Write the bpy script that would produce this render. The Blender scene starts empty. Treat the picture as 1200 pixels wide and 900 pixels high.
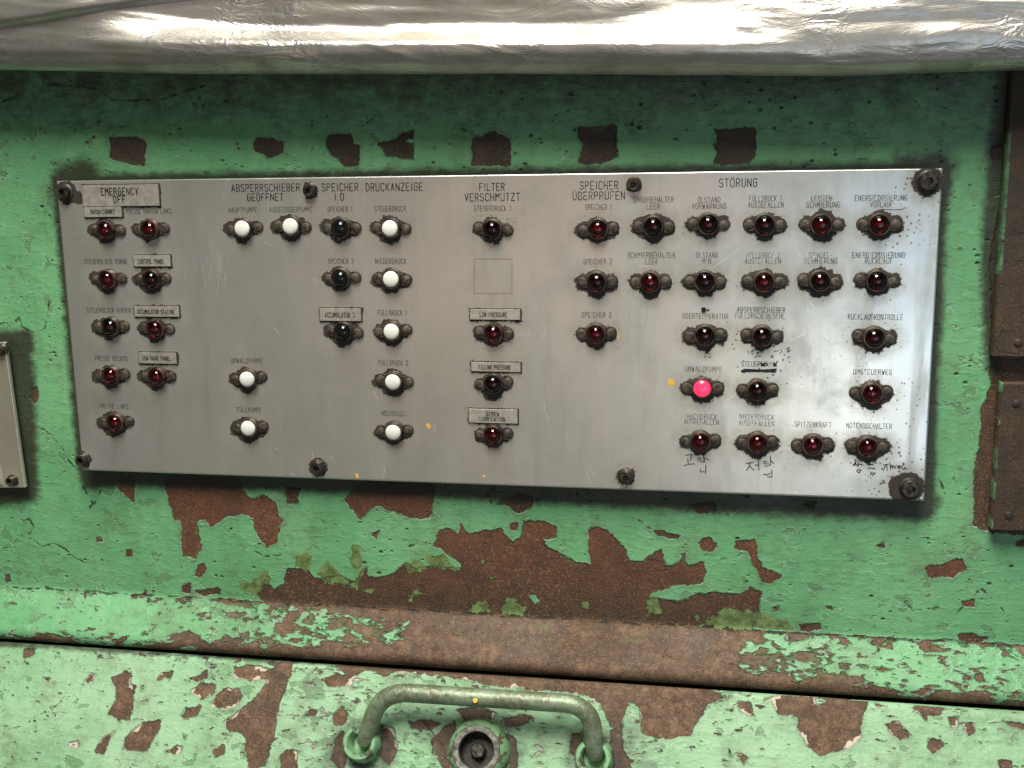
import bpy, bmesh, math, random
import numpy as np
from mathutils import Vector, Matrix, noise as mnoise

random.seed(7); rng = np.random.default_rng(7)
C = bpy.context.scene.collection
S = bpy.context.scene

# ------------------------------------------------------------------ camera
# pose recovered from the four corners of the rectangular indicator plate (photo 1200 x 900)
F = 1318.0; CX, CY = 600.0, 450.0
PW = 0.52                                    # plate width in metres
PLATE_Y = -0.011                             # front face of the plate; wall face is y = 0
quad = np.array([(66, 212), (1105, 197), (1083, 587), (97, 551)], float)
unit = np.array([(0, 0), (1, 0), (1, -1), (0, -1)], float)
A = []
for (u, v), (x, y) in zip(unit, quad):
    A.append([u, v, 1, 0, 0, 0, -x*u, -x*v, -x]); A.append([0, 0, 0, u, v, 1, -y*u, -y*v, -y])
H = np.linalg.svd(np.array(A))[2][-1].reshape(3, 3)
M = np.linalg.inv(np.array([[F, 0, CX], [0, F, CY], [0, 0, 1]])) @ H
if M[2, 2] < 0: M = -M
asp = np.linalg.norm(M[:, 1])/np.linalg.norm(M[:, 0])
PH = PW*asp                                  # plate height
k = PW/np.linalg.norm(M[:, 0])
r1 = M[:, 0]/np.linalg.norm(M[:, 0]); r3 = M[:, 1]/np.linalg.norm(M[:, 1])
r3 = r3 - r1*(r1@r3); r3 /= np.linalg.norm(r3)
r2 = np.cross(r3, r1)
Rcw = np.stack([r1, r2, r3], 1)              # world (X, Y, Z) -> camera (right, down, forward)
tcw = M[:, 2]*k                              # camera coords of the plate's top-left corner
TL = np.array([-PW/2, PLATE_Y, PH/2])
CAM = TL - Rcw.T @ tcw
cd = bpy.data.cameras.new('camera'); cam = bpy.data.objects.new('camera', cd); C.objects.link(cam)
Rb = Rcw.T @ np.diag([1, -1, -1])
mw = Matrix.Identity(4)
for i in range(3):
    for j in range(3): mw[i][j] = float(Rb[i, j])
    mw[i][3] = float(CAM[i])
cam.matrix_world = mw
cd.sensor_width = 36; cd.sensor_fit = 'HORIZONTAL'; cd.lens = F/1200*36
cd.clip_start = 0.01; cd.clip_end = 100
S.camera = cam

# ------------------------------------------------------------------ light
S.view_settings.view_transform = 'Standard'; S.view_settings.look = 'None'
S.view_settings.exposure = 0.0; S.view_settings.gamma = 1.0
w = bpy.data.worlds.new('World'); S.world = w; w.use_nodes = True
wt = w.node_tree; bg = wt.nodes['Background']
# dim factory hall all round: beige-green to the left, cooler and brighter to the right, dark roof
_tc = wt.nodes.new('ShaderNodeTexCoord'); _sep = wt.nodes.new('ShaderNodeSeparateXYZ'); wt.links.new(_tc.outputs['Generated'], _sep.inputs[0])
def _mr(sock, a, b, lo=0.0, hi=1.0):
    n = wt.nodes.new('ShaderNodeMapRange'); n.interpolation_type = 'SMOOTHSTEP'; wt.links.new(sock, n.inputs[0])
    for q, v in enumerate((a, b, lo, hi)): n.inputs[1+q].default_value = v
    return n.outputs[0]
_mx = wt.nodes.new('ShaderNodeMix'); _mx.data_type = 'RGBA'; wt.links.new(_mr(_sep.outputs[0], -0.25, 0.30), _mx.inputs[0])
_mx.inputs[6].default_value = (0.455, 0.49, 0.365, 1); _mx.inputs[7].default_value = (0.80, 0.85, 0.98, 1)
_nz = wt.nodes.new('ShaderNodeTexNoise'); wt.links.new(_tc.outputs['Generated'], _nz.inputs['Vector']); _nz.inputs['Scale'].default_value = 3.6; _nz.inputs['Detail'].default_value = 2
_m2 = wt.nodes.new('ShaderNodeMix'); _m2.data_type = 'RGBA'; wt.links.new(_mr(_nz.outputs['Fac'], 0.48, 0.66), _m2.inputs[0])
wt.links.new(_mx.outputs[2], _m2.inputs[6]); _m2.inputs[7].default_value = (0.95, 0.80, 0.70, 1)
_dt = wt.nodes.new('ShaderNodeVectorMath'); _dt.operation = 'DOT_PRODUCT'; wt.links.new(_tc.outputs['Generated'], _dt.inputs[0]); _dt.inputs[1].default_value = Vector((-0.12, -0.985, -0.08)).normalized()
_m3 = wt.nodes.new('ShaderNodeMix'); _m3.data_type = 'RGBA'; wt.links.new(_mr(_dt.outputs['Value'], 0.980, 0.997), _m3.inputs[0])
wt.links.new(_m2.outputs[2], _m3.inputs[6]); _m3.inputs[7].default_value = (4.6, 3.1, 2.35, 1)
wt.links.new(_m3.outputs[2], bg.inputs[0])
_st = wt.nodes.new('ShaderNodeMath'); _st.operation = 'MULTIPLY'; wt.links.new(_mr(_sep.outputs[2], 0.05, 0.55, 1.0, 0.16), _st.inputs[0]); _st.inputs[1].default_value = 0.195
wt.links.new(_st.outputs[0], bg.inputs[1])

def area(name, loc, target, sx, sy, power, col, spread=180):
    l = bpy.data.lights.new(name, 'AREA'); l.shape = 'RECTANGLE'; l.size = sx; l.size_y = sy
    l.energy = power; l.color = col; l.spread = math.radians(spread)
    o = bpy.data.objects.new(name, l); C.objects.link(o); o.location = loc
    o.rotation_euler = (Vector(target)-Vector(loc)).to_track_quat('-Z', 'Y').to_euler()
    return o
area('ceiling_lamp', (0.0, -0.98, 1.70), (0, 0, 0), 0.8, 1.10, 92, (1.0, 0.95, 0.86))
area('side_window', (0.78, -1.65, -0.14), (0.2, 0, 0), 0.75, 0.8, 3.2, (0.50, 0.74, 1.0))
# small far work lamp whose soft glint shows on the right half of the plate
area('work_lamp', (0.325, -1.30, -0.30), (0.19, 0, -0.04), 0.06, 0.12, 0.62, (1.0, 0.96, 0.86))

# ------------------------------------------------------------------ pixel <-> place helpers
def ray(px, py):
    d = Rcw.T @ np.array([(px-CX)/F, (py-CY)/F, 1.0]); return CAM, d
def on_plane(px, py, p0, n):
    o, d = ray(px, py); t = ((np.array(p0)-o)@np.array(n))/(d@np.array(n)); return o + d*t
def on_plate(px, py, lift=0.0):
    return on_plane(px, py, (0, PLATE_Y-lift, 0), (0, 1, 0))

# ------------------------------------------------------------------ object helpers
def link(name, me, mat=None, parent=None):
    o = bpy.data.objects.new(name, me); C.objects.link(o)
    if mat is not None and not me.materials: me.materials.append(mat)
    if parent is not None: o.parent = parent
    return o
def tag(o, label=None, cat=None, group=None, kind=None):
    if label: o['label'] = label
    if cat: o['category'] = cat
    if group: o['group'] = group
    if kind: o['kind'] = kind
    return o
def bm_mesh(name, bm, smooth=True, angle=40):
    me = bpy.data.meshes.new(name)
    bmesh.ops.recalc_face_normals(bm, faces=bm.faces)
    bm.to_mesh(me); bm.free()
    if smooth:
        for p in me.polygons: p.use_smooth = True
        me.set_sharp_from_angle(angle=math.radians(angle))
    return me
def lathe(bm, prof, n=28, axis_y=True, centre=(0, 0, 0)):
    """prof: (radius, out) pairs; axis runs along -Y (out of the plate)"""
    rings = []
    for r, h in prof:
        if r < 1e-7:
            rings.append([bm.verts.new((centre[0], centre[1]-h, centre[2]))])
        else:
            rings.append([bm.verts.new((centre[0]+r*math.cos(2*math.pi*i/n), centre[1]-h, centre[2]+r*math.sin(2*math.pi*i/n))) for i in range(n)])
    for a, b in zip(rings, rings[1:]):
        for i in range(n):
            j = (i+1) % n
            if len(a) == 1 and len(b) == 1: continue
            if len(a) == 1: bm.faces.new((a[0], b[i], b[j]))
            elif len(b) == 1: bm.faces.new((a[i], a[j], b[0]))
            else: bm.faces.new((a[i], a[j], b[j], b[i]))
    return bm
def extrude_outline(bm, pts, y0, y1, bev=0.0):
    """closed outline in (x, z) from y0 (back) to y1 (front)"""
    n = len(pts)
    cx = sum(p[0] for p in pts)/n; cz = sum(p[1] for p in pts)/n
    def ring(y, s=0.0):
        out = []
        for x, z in pts:
            dx, dz = cx-x, cz-z; L = math.hypot(dx, dz) or 1
            out.append(bm.verts.new((x+dx/L*s, y, z+dz/L*s)))
        return out
    rs = [ring(y0), ring(y1+bev if y1 < y0 else y1-bev)]
    if bev: rs.append(ring(y1, bev))
    for a, b in zip(rs, rs[1:]):
        for i in range(n): bm.faces.new((a[i], a[(i+1) % n], b[(i+1) % n], b[i]))
    bm.faces.new(rs[-1]); bm.faces.new(list(reversed(rs[0])))
def tube(bm, pts, rad, n=14, caps=True):
    pts = [Vector(p) for p in pts]
    rads = rad if isinstance(rad, (list, tuple)) else [rad]*len(pts)
    rings = []; up = None
    for i, p in enumerate(pts):
        t = (pts[min(i+1, len(pts)-1)]-pts[max(i-1, 0)]).normalized()
        if up is None:
            up = Vector((0, 1, 0)) if abs(t.y) < 0.9 else Vector((1, 0, 0))
        a = t.cross(up).normalized(); up = a.cross(t).normalized()
        rings.append([bm.verts.new(p + (a*math.cos(2*math.pi*q/n)+up*math.sin(2*math.pi*q/n))*rads[i]) for q in range(n)])
    for a, b in zip(rings, rings[1:]):
        for i in range(n): bm.faces.new((a[i], a[(i+1) % n], b[(i+1) % n], b[i]))
    if caps: bm.faces.new(rings[0]); bm.faces.new(list(reversed(rings[-1])))

def grid_mesh(name, P, attrs):
    """P: (rows, cols, 3) positions"""
    nr, nc = P.shape[:2]
    me = bpy.data.meshes.new(name)
    nf = (nr-1)*(nc-1)
    idx = np.arange(nr*nc).reshape(nr, nc)
    q = np.stack([idx[:-1, :-1], idx[1:, :-1], idx[1:, 1:], idx[:-1, 1:]], -1).reshape(-1)
    me.vertices.add(nr*nc); me.vertices.foreach_set('co', P.reshape(-1).astype(np.float32))
    me.loops.add(nf*4); me.loops.foreach_set('vertex_index', q.astype(np.int32))
    me.polygons.add(nf)
    me.polygons.foreach_set('loop_start', (np.arange(nf)*4).astype(np.int32))
    me.polygons.foreach_set('use_smooth', np.ones(nf, bool))
    me.update(calc_edges=True); me.validate()
    for nme, v in attrs.items():
        a = me.attributes.new(nme, 'FLOAT', 'POINT'); a.data.foreach_set('value', v.reshape(-1).astype(np.float32))
    return me

# ------------------------------------------------------------------ node helpers
class NT:
    def __init__(s, name):
        s.m = bpy.data.materials.new(name); s.m.use_nodes = True; s.t = s.m.node_tree
        s.b = s.t.nodes['Principled BSDF']; s.out = s.t.nodes['Material Output']
    def n(s, typ, **kw):
        nd = s.t.nodes.new(typ)
        for a, v in kw.items(): setattr(nd, a, v)
        return nd
    def put(s, sock, v):
        if hasattr(v, 'links') or isinstance(v, bpy.types.NodeSocket): s.t.links.new(v, sock)
        elif isinstance(v, (tuple, list)) and sock.type == 'RGBA': sock.default_value = (*v[:3], 1)
        else: sock.default_value = v
    def math(s, op, a, b=0.0, c=0.0, clamp=False):
        nd = s.n('ShaderNodeMath', operation=op); nd.use_clamp = clamp
        for i, v in enumerate((a, b, c)): s.put(nd.inputs[i], v)
        return nd.outputs[0]
    def step(s, v, lo, hi):
        nd = s.n('ShaderNodeMapRange'); nd.interpolation_type = 'SMOOTHSTEP'
        s.put(nd.inputs[0], v); nd.inputs[1].default_value = lo; nd.inputs[2].default_value = hi
        return nd.outputs[0]
    def lin(s, v, lo, hi, a=0.0, b=1.0):
        nd = s.n('ShaderNodeMapRange'); s.put(nd.inputs[0], v)
        for i, q in enumerate((lo, hi, a, b)): nd.inputs[1+i].default_value = q
        return nd.outputs[0]
    def mix(s, f, a, b, mode='MIX'):
        nd = s.n('ShaderNodeMix', data_type='RGBA', blend_type=mode)
        s.put(nd.inputs[0], f); s.put(nd.inputs[6], a); s.put(nd.inputs[7], b)
        return nd.outputs[2]
    def coord(s):
        return s.n('ShaderNodeTexCoord').outputs['Object']
    def geo(s):
        return s.n('ShaderNodeNewGeometry').outputs['Position']
    def mapping(s, v, scale=(1, 1, 1), rot=(0, 0, 0), loc=(0, 0, 0)):
        nd = s.n('ShaderNodeMapping'); s.put(nd.inputs[0], v)
        nd.inputs['Scale'].default_value = scale; nd.inputs['Rotation'].default_value = rot; nd.inputs['Location'].default_value = loc
        return nd.outputs[0]
    def noise(s, v, scale, detail=4, rough=0.55, dist=0.0):
        nd = s.n('ShaderNodeTexNoise'); s.put(nd.inputs['Vector'], v)
        nd.inputs['Scale'].default_value = scale; nd.inputs['Detail'].default_value = detail
        nd.inputs['Roughness'].default_value = rough; nd.inputs['Distortion'].default_value = dist
        return nd.outputs['Fac']
    def voro(s, v, scale, feature='F1', rand=1.0):
        nd = s.n('ShaderNodeTexVoronoi', feature=feature); s.put(nd.inputs['Vector'], v)
        nd.inputs['Scale'].default_value = scale; nd.inputs['Randomness'].default_value = rand
        return nd.outputs['Distance']
    def attr(s, name):
        return s.n('ShaderNodeAttribute', attribute_name=name).outputs['Fac']
    def bump(s, h, strength=1.0, dist=0.001, normal=None):
        nd = s.n('ShaderNodeBump'); s.put(nd.inputs['Height'], h)
        nd.inputs['Strength'].default_value = strength; nd.inputs['Distance'].default_value = dist
        if normal is not None: s.put(nd.inputs['Normal'], normal)
        return nd.outputs[0]
    def set(s, **kw):
        names = {'color': 'Base Color', 'rough': 'Roughness', 'metal': 'Metallic', 'normal': 'Normal', 'coat': 'Coat Weight',
                 'coat_rough': 'Coat Roughness', 'trans': 'Transmission Weight', 'ior': 'IOR', 'alpha': 'Alpha', 'emit': 'Emission Color',
                 'estr': 'Emission Strength', 'spec': 'Specular IOR Level', 'sss': 'Subsurface Weight'}
        for kk, v in kw.items(): s.put(s.b.inputs[names[kk]], v)
        return s.m

# ------------------------------------------------------------------ materials
def paint_material(name, fresh, faded, filler_amt, filler_col):
    t = NT(name); p = t.geo()
    chip = t.attr('chip'); tone = t.attr('tone'); wear = t.attr('wear'); grime = t.attr('grime'); olive = t.attr('olive'); crack = t.attr('crack')
    n1 = t.noise(p, 170, 6, 0.62); n2 = t.noise(p, 600, 4, 0.6); nb = t.noise(p, 14, 5, 0.6); nm = t.noise(p, 55, 5, 0.6)
    d0 = t.math('ADD', chip, t.math('MULTIPLY', t.math('SUBTRACT', n1, 0.5), 0.0056))
    d0 = t.math('ADD', d0, t.math('MULTIPLY', t.math('SUBTRACT', n2, 0.5), 0.0018))
    d0 = t.math('ADD', d0, t.math('MULTIPLY', t.math('SUBTRACT', nm, 0.5), 0.0040))
    # speckled wear: noise islands whose density follows the wear attribute
    ns = t.noise(t.mapping(p, (0.62, 1, 1.5), loc=(3.1, 0, 1.7)), 72, 5, 0.52, 0.35)
    sp = t.math('MULTIPLY', t.math('SUBTRACT', ns, t.lin(wear, 0, 1, 0.86, 0.22)), 0.022)
    nsb = t.noise(t.mapping(p, (0.6, 1, 1.2), loc=(8, 4, 2)), 210, 4, 0.55, 0.3)
    sp = t.math('MAXIMUM', sp, t.math('MULTIPLY', t.math('SUBTRACT', nsb, t.lin(wear, 0.10, 1.0, 0.715, 0.35)), 0.012))
    # tiny pits everywhere
    pit = t.math('SUBTRACT', t.lin(t.noise(p, 22, 3), 0.44, 0.74, 0.0, 0.20), t.voro(t.mapping(p, (1, 1, 1.3)), 130))
    pit = t.math('MULTIPLY', pit, 0.006)
    dq = t.math('MAXIMUM', d0, sp)
    d = t.math('MAXIMUM', dq, pit)
    mask = t.step(d, -0.00010, 0.00022)
    # cracks
    cw = t.math('SUBTRACT', t.math('ADD', crack, t.math('MULTIPLY', t.math('SUBTRACT', n1, 0.5), 0.004)), 0.0)
    flake = t.voro(t.mapping(p, (1, 1, 1)), 75, 'DISTANCE_TO_EDGE')
    fgate = t.step(t.noise(t.mapping(p, loc=(9, 2, 4)), 30, 3, 0.6), 0.60, 0.66)
    fl = t.math('MULTIPLY', t.math('SUBTRACT', 1.0, t.step(t.math('ADD', flake, t.math('MULTIPLY', n2, 0.03)), 0.014, 0.05)), fgate)
    ck = t.math('MAXIMUM', t.math('SUBTRACT', 1.0, t.step(t.math('ABSOLUTE', cw), 0.00012, 0.00065)), t.math('MULTIPLY', fl, 0.0))
    # colours of the coats
    green = t.mix(t.step(nb, 0.35, 0.70), fresh, faded)
    green = t.mix(t.math('MULTIPLY', t.step(nm, 0.52, 0.78), 0.35), green, (fresh[0]*0.8+0.02, fresh[1]*0.72, fresh[2]*0.7))
    streak = t.noise(t.mapping(p, (1, 1, 0.12)), 60, 5, 0.65)
    green = t.mix(t.math('MULTIPLY', t.step(streak, 0.52, 0.80), 0.35), green, (0.075, 0.13, 0.06))
    fine = t.noise(p, 420, 3, 0.7)
    green = t.mix(t.math('MULTIPLY', t.step(fine, 0.60, 0.74), 0.42), green, (0.045, 0.09, 0.045))
    pep = t.math('MULTIPLY', t.step(t.noise(p, 1100, 2, 0.6), 0.60, 0.70), t.step(t.noise(t.mapping(p, loc=(1, 8, 2)), 38, 5, 0.6), 0.45, 0.66))
    green = t.mix(t.math('MULTIPLY', pep, 0.65), green, (0.03, 0.045, 0.022))
    hs = t.noise(t.mapping(p, (0.10, 1, 1), loc=(2, 3, 8)), 260, 5, 0.7)
    green = t.mix(t.math('MULTIPLY', t.step(hs, 0.54, 0.74), 0.34), green, (0.05, 0.095, 0.045))
    green = t.mix(t.math('MULTIPLY', t.step(t.noise(t.mapping(p, loc=(8, 8, 2)), 150, 6, 0.72), 0.50, 0.68), 0.30), green, (0.07, 0.13, 0.06))
    cloud = t.step(t.noise(t.mapping(p, (1, 1, 1.6), loc=(4, 1, 6)), 17, 6, 0.68), 0.52, 0.80)
    green = t.mix(t.math('MULTIPLY', cloud, 0.5), green, (0.065, 0.105, 0.052))
    stain = t.math('MULTIPLY', t.step(dq, -0.0055, 0.0), t.step(t.noise(t.mapping(p, (1, 1, 0.5), loc=(6, 2, 9)), 40, 5, 0.65), 0.46, 0.70))
    green = t.mix(t.math('MULTIPLY', stain, 0.55), green, (0.085, 0.075, 0.035))
    sf = t.math('ADD', t.noise(t.mapping(p, (0.8, 1, 1.1), loc=(12, 3, 5)), 105, 4, 0.5, 0.4), t.math('MULTIPLY', t.math('SUBTRACT', t.noise(t.mapping(p, loc=(3, 3, 3)), 15, 3), 0.5), 0.42))
    shal = t.step(sf, 0.642, 0.656)
    rim = t.math('MULTIPLY', t.step(sf, 0.615, 0.642), t.math('SUBTRACT', 1.0, shal))
    green = t.mix(t.math('MULTIPLY', shal, 0.62), green, t.mix(n1, (0.060, 0.125, 0.055), (0.115, 0.23, 0.105)))
    green = t.mix(t.math('MULTIPLY', rim, 0.28), green, (0.36, 0.56, 0.38))
    oliv = t.mix(t.step(n1, 0.4, 0.65), (0.075, 0.110, 0.035), (0.14, 0.21, 0.075))
    rust_red = t.mix(t.step(nm, 0.35, 0.68), (0.135, 0.050, 0.024), (0.082, 0.035, 0.018))
    rust_dk = t.mix(t.step(t.noise(p, 85, 6, 0.65), 0.35, 0.66), (0.026, 0.017, 0.011), (0.066, 0.037, 0.020))
    rust_lt = t.mix(t.step(t.noise(p, 240, 5, 0.7), 0.35, 0.66), (0.085, 0.049, 0.028), (0.225, 0.138, 0.080))
    bare = t.mix(t.lin(tone, 0, 0.5), rust_red, rust_dk)
    bare = t.mix(t.lin(tone, 0.5, 1.0), bare, t.mix(t.step(nm, 0.40, 0.62), t.mix(0.45, rust_dk, rust_lt), rust_lt))
    bare = t.mix(t.math('MULTIPLY', t.step(t.noise(t.mapping(p, loc=(7, 1, 3)), 45, 6, 0.7), 0.46, 0.62), 0.6), bare, t.mix(tone, (0.055, 0.028, 0.016), (0.062, 0.040, 0.027)))
    rs = t.noise(p, 900, 2, 0.6)
    bare = t.mix(t.math('MULTIPLY', t.step(rs, 0.55, 0.70), 0.65), bare, (0.25, 0.145, 0.065))
    bare = t.mix(t.math('MULTIPLY', t.step(rs, 0.42, 0.30), 0.5), bare, (0.03, 0.018, 0.012))
    # paler rim along the edges of the bare patches
    lip = t.math('MULTIPLY', t.step(dq, -0.00085, -0.00015), t.math('SUBTRACT', 1.0, mask))
    lipn = t.math('MULTIPLY', lip, t.step(t.noise(p, 130, 3), 0.44, 0.60))
    green = t.mix(t.math('MULTIPLY', lipn, 0.75), green, (0.42, 0.60, 0.44))
    dl = t.math('MULTIPLY', t.step(d, -0.0006, 0.0), t.math('SUBTRACT', 1.0, t.step(d, 0.0002, 0.0011)))
    # filler coat under the paint shows white at some edges
    fw_ = t.math('SUBTRACT', t.math('MULTIPLY', t.math('SUBTRACT', t.noise(t.mapping(p, loc=(5, 5, 1)), 62, 4, 0.6), 0.53), 0.022), 0.0)
    fb = t.step(t.math('SUBTRACT', fw_, dq), -0.0001, 0.0003)
    bare = t.mix(t.math('MULTIPLY', fb, filler_amt), bare, filler_col)
    oed = t.step(t.math('ADD', olive, t.math('MULTIPLY', t.math('ADD', t.math('SUBTRACT', n1, 0.5), t.math('MULTIPLY', t.math('SUBTRACT', n2, 0.5), 0.5)), 0.0105)), -0.0002, 0.0003)
    col = t.mix(mask, green, bare)
    col = t.mix(oed, col, oliv)
    col = t.mix(t.math('MULTIPLY', dl, 0.25), col, (0.035, 0.028, 0.018))
    col = t.mix(t.math('MULTIPLY', ck, 0.85), col, (0.022, 0.024, 0.016))
    # soot and oil soaked into the paint
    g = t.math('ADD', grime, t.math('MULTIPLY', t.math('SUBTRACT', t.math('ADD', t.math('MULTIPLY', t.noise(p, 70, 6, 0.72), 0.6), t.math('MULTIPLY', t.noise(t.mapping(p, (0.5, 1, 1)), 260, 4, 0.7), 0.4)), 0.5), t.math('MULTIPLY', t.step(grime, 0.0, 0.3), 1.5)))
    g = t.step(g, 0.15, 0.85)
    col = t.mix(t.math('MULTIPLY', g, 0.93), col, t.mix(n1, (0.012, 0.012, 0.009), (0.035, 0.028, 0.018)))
    # height: film thickness, blistering, brushwork
    hm = t.step(d, -0.0006, 0.0006)
    film = t.math('MAXIMUM', t.math('SUBTRACT', 1.0, hm), t.math('MULTIPLY', oed, 0.6))
    film = t.math('SUBTRACT', film, t.math('MULTIPLY', shal, 0.20))
    film = t.math('ADD', film, t.math('MULTIPLY', t.step(dq, -0.0028, -0.0004), t.math('MULTIPLY', t.math('SUBTRACT', 1.0, hm), 0.08)))
    h = t.math('MULTIPLY', fl, -0.05)
    h = t.math('ADD', h, t.math('MULTIPLY', nm, 0.55))
    h = t.math('ADD', h, t.math('MULTIPLY', n1, t.lin(mask, 0, 1, 0.16, 0.5)))
    h = t.math('ADD', h, t.math('MULTIPLY', n2, t.lin(mask, 0, 1, 0.14, 0.30)))
    h = t.math('ADD', h, t.math('MULTIPLY', t.noise(t.mapping(p, (0.15, 1, 1)), 420, 3, 0.6), 0.16))
    h = t.math('SUBTRACT', h, t.math('MULTIPLY', fl, 0.30))
    h = t.math('SUBTRACT', h, t.math('MULTIPLY', ck, 0.5))
    rgh = t.math('ADD', t.math('MULTIPLY', mask, 0.22), t.math('ADD', t.lin(nb, 0.3, 0.7, 0.34, 0.60), t.lin(n1, 0.3, 0.7, -0.06, 0.10)))
    return t.set(color=col, rough=rgh, normal=t.bump(film, 1.0, 0.0019, t.bump(h, 0.85, 0.0010)), spec=0.42)

M_wall = paint_material('machine_green_paint', (0.108, 0.308, 0.136), (0.148, 0.365, 0.172), 0.45, (0.085, 0.115, 0.045))
M_hatch = paint_material('faded_green_paint', (0.215, 0.405, 0.222), (0.280, 0.460, 0.280), 0.75, (0.62, 0.56, 0.46))

def plate_material(name, base, tint, grime_on=True):
    t = NT(name); p = t.geo()
    n1 = t.noise(p, 240, 5, 0.65); n2 = t.noise(p, 9, 4, 0.6); n3 = t.noise(t.mapping(p, (1, 1, 0.10)), 120, 4, 0.6); n4 = t.noise(p, 800, 3, 0.6)
    col = t.mix(t.step(n2, 0.35, 0.70), base, tint)
    col = t.mix(t.math('MULTIPLY', t.step(n3, 0.50, 0.78), 0.22), col, (0.36, 0.34, 0.28))
    gr = t.attr('grime') if grime_on else t.attr('grime')
    gv = t.math('ADD', gr, t.math('MULTIPLY', t.math('SUBTRACT', n1, 0.5), 0.0060))
    gv = t.math('ADD', gv, t.math('MULTIPLY', t.math('SUBTRACT', n4, 0.5), 0.0022))
    hard = t.step(gv, -0.0004, 0.0005)
    # spatter: small dark specks, denser near the soiled places
    sv = t.voro(p, 330)
    dens = t.math('ADD', t.lin(gr, -0.012, 0.0, 0.0, 0.10), t.math('ADD', t.lin(t.noise(p, 35, 3), 0.52, 0.75, 0.0, 0.12), t.math('MULTIPLY', t.attr('spatter'), 0.16)))
    speck = t.step(t.math('SUBTRACT', t.math('ADD', dens, t.math('MULTIPLY', t.math('SUBTRACT', n1, 0.5), 0.22)), sv), -0.03, 0.03)
    halo = t.math('MULTIPLY', t.step(gr, -0.0085, -0.0002), t.lin(n1, 0.3, 0.7, 0.18, 0.50))
    film = t.math('MULTIPLY', t.step(t.noise(t.mapping(p, loc=(2, 7, 3)), 26, 5, 0.65), 0.42, 0.8), 0.35)
    smear = t.math('MULTIPLY', t.step(t.noise(t.mapping(p, (2.2, 1, 0.5), loc=(1, 1, 7)), 16, 6, 0.7, 0.8), 0.48, 0.72), 0.30)
    col = t.mix(smear, col, (0.42, 0.40, 0.31))
    col = t.mix(film, col, (0.30, 0.285, 0.23))
    col = t.mix(halo, col, (0.20, 0.165, 0.10))
    col = t.mix(t.math('MULTIPLY', speck, 0.8), col, (0.05, 0.042, 0.03))
    col = t.mix(hard, col, t.mix(n1, (0.010, 0.008, 0.006), (0.045, 0.032, 0.022)))
    # hair scratches
    scr = t.voro(t.mapping(p, (26, 1, 5), rot=(0, 0.5, 0)), 7, 'DISTANCE_TO_EDGE')
    sg = t.step(t.noise(p, 16, 3), 0.60, 0.70)
    sc = t.math('MULTIPLY', t.math('SUBTRACT', 1.0, t.step(scr, 0.0, 0.012)), sg)
    dirty = t.math('MAXIMUM', hard, speck)
    metal = t.math('SUBTRACT', 0.86, t.math('ADD', t.math('MULTIPLY', dirty, 0.86), t.math('MULTIPLY', halo, 0.4)), clamp=True)
    rgh = t.math('ADD', t.lin(n2, 0.3, 0.7, 0.27, 0.33), t.math('ADD', t.math('MULTIPLY', dirty, 0.3), t.math('ADD', t.math('MULTIPLY', film, 0.25), t.math('MULTIPLY', smear, 0.5))))
    h = t.math('ADD', t.math('MULTIPLY', n1, 0.10), t.math('ADD', t.math('MULTIPLY', hard, 0.18), t.math('MULTIPLY', sc, -0.15)))
    h = t.math('ADD', h, t.math('MULTIPLY', n3, 0.10))
    h = t.math('ADD', h, t.math('MULTIPLY', t.noise(t.mapping(p, (1, 1, 0.03)), 1500, 2, 0.5), 0.05))
    return t.set(color=col, rough=rgh, metal=metal, normal=t.bump(h, 0.6, 0.0006))
M_beige = plate_material('aged_beige_plate', (0.78, 0.74, 0.62), (0.66, 0.62, 0.50))
M_plate = plate_material('brushed_aluminium', (0.675, 0.69, 0.655), (0.585, 0.60, 0.55))

def simple(name, c1, c2, scale=200, rough=(0.4, 0.65), metal=0.0, bump=0.3, bd=0.0004, thr=(0.35, 0.65), extra=None):
    t = NT(name); p = t.coord() if extra == 'object' else t.geo()
    n = t.noise(p, scale, 5, 0.65); n2 = t.noise(p, scale*4, 3, 0.6)
    col = t.mix(t.step(n, *thr), c1, c2)
    h = t.math('ADD', n, t.math('MULTIPLY', n2, 0.4))
    return t.set(color=col, rough=t.lin(n, 0.3, 0.7, *rough), metal=metal, normal=t.bump(h, bump, bd))
M_flange = simple('grimy_flange', (0.016, 0.012, 0.009), (0.060, 0.046, 0.034), 420, (0.38, 0.65), 0.25, 0.7, 0.0006)
M_ear = simple('grimy_ear_screw', (0.030, 0.024, 0.018), (0.105, 0.085, 0.063), 420, (0.38, 0.6), 0.35, 0.6, 0.0006)
M_bezel = simple('tarnished_bezel', (0.022, 0.017, 0.013), (0.135, 0.098, 0.070), 200, (0.28, 0.48), 0.6, 0.3)
M_screw = simple('dark_steel_screw', (0.018, 0.015, 0.012), (0.095, 0.082, 0.066), 380, (0.32, 0.5), 0.7, 0.3)
M_tagmetal = simple('tag_plate', (0.46, 0.445, 0.385), (0.56, 0.545, 0.485), 300, (0.32, 0.45), 0.72, 0.25)
M_rim = simple('tag_grime', (0.012, 0.010, 0.008), (0.035, 0.027, 0.018), 300, (0.6, 0.8), 0.0, 0.5)
M_white = simple('opal_white', (0.62, 0.63, 0.57), (0.68, 0.68, 0.63), 180, (0.22, 0.35), 0, 0.1)
M_backing = simple('dark_backing', (0.010, 0.010, 0.008), (0.02, 0.018, 0.014), 80, (0.7, 0.9), 0)
M_cover = simple('brown_cover_paint', (0.016, 0.011, 0.008), (0.032, 0.021, 0.015), 120, (0.42, 0.6), 0, 0.5)
def glass_lens(name, col, rough=0.04):
    t = NT(name)
    return t.set(color=col, rough=rough, trans=1.0, ior=1.49)
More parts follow.
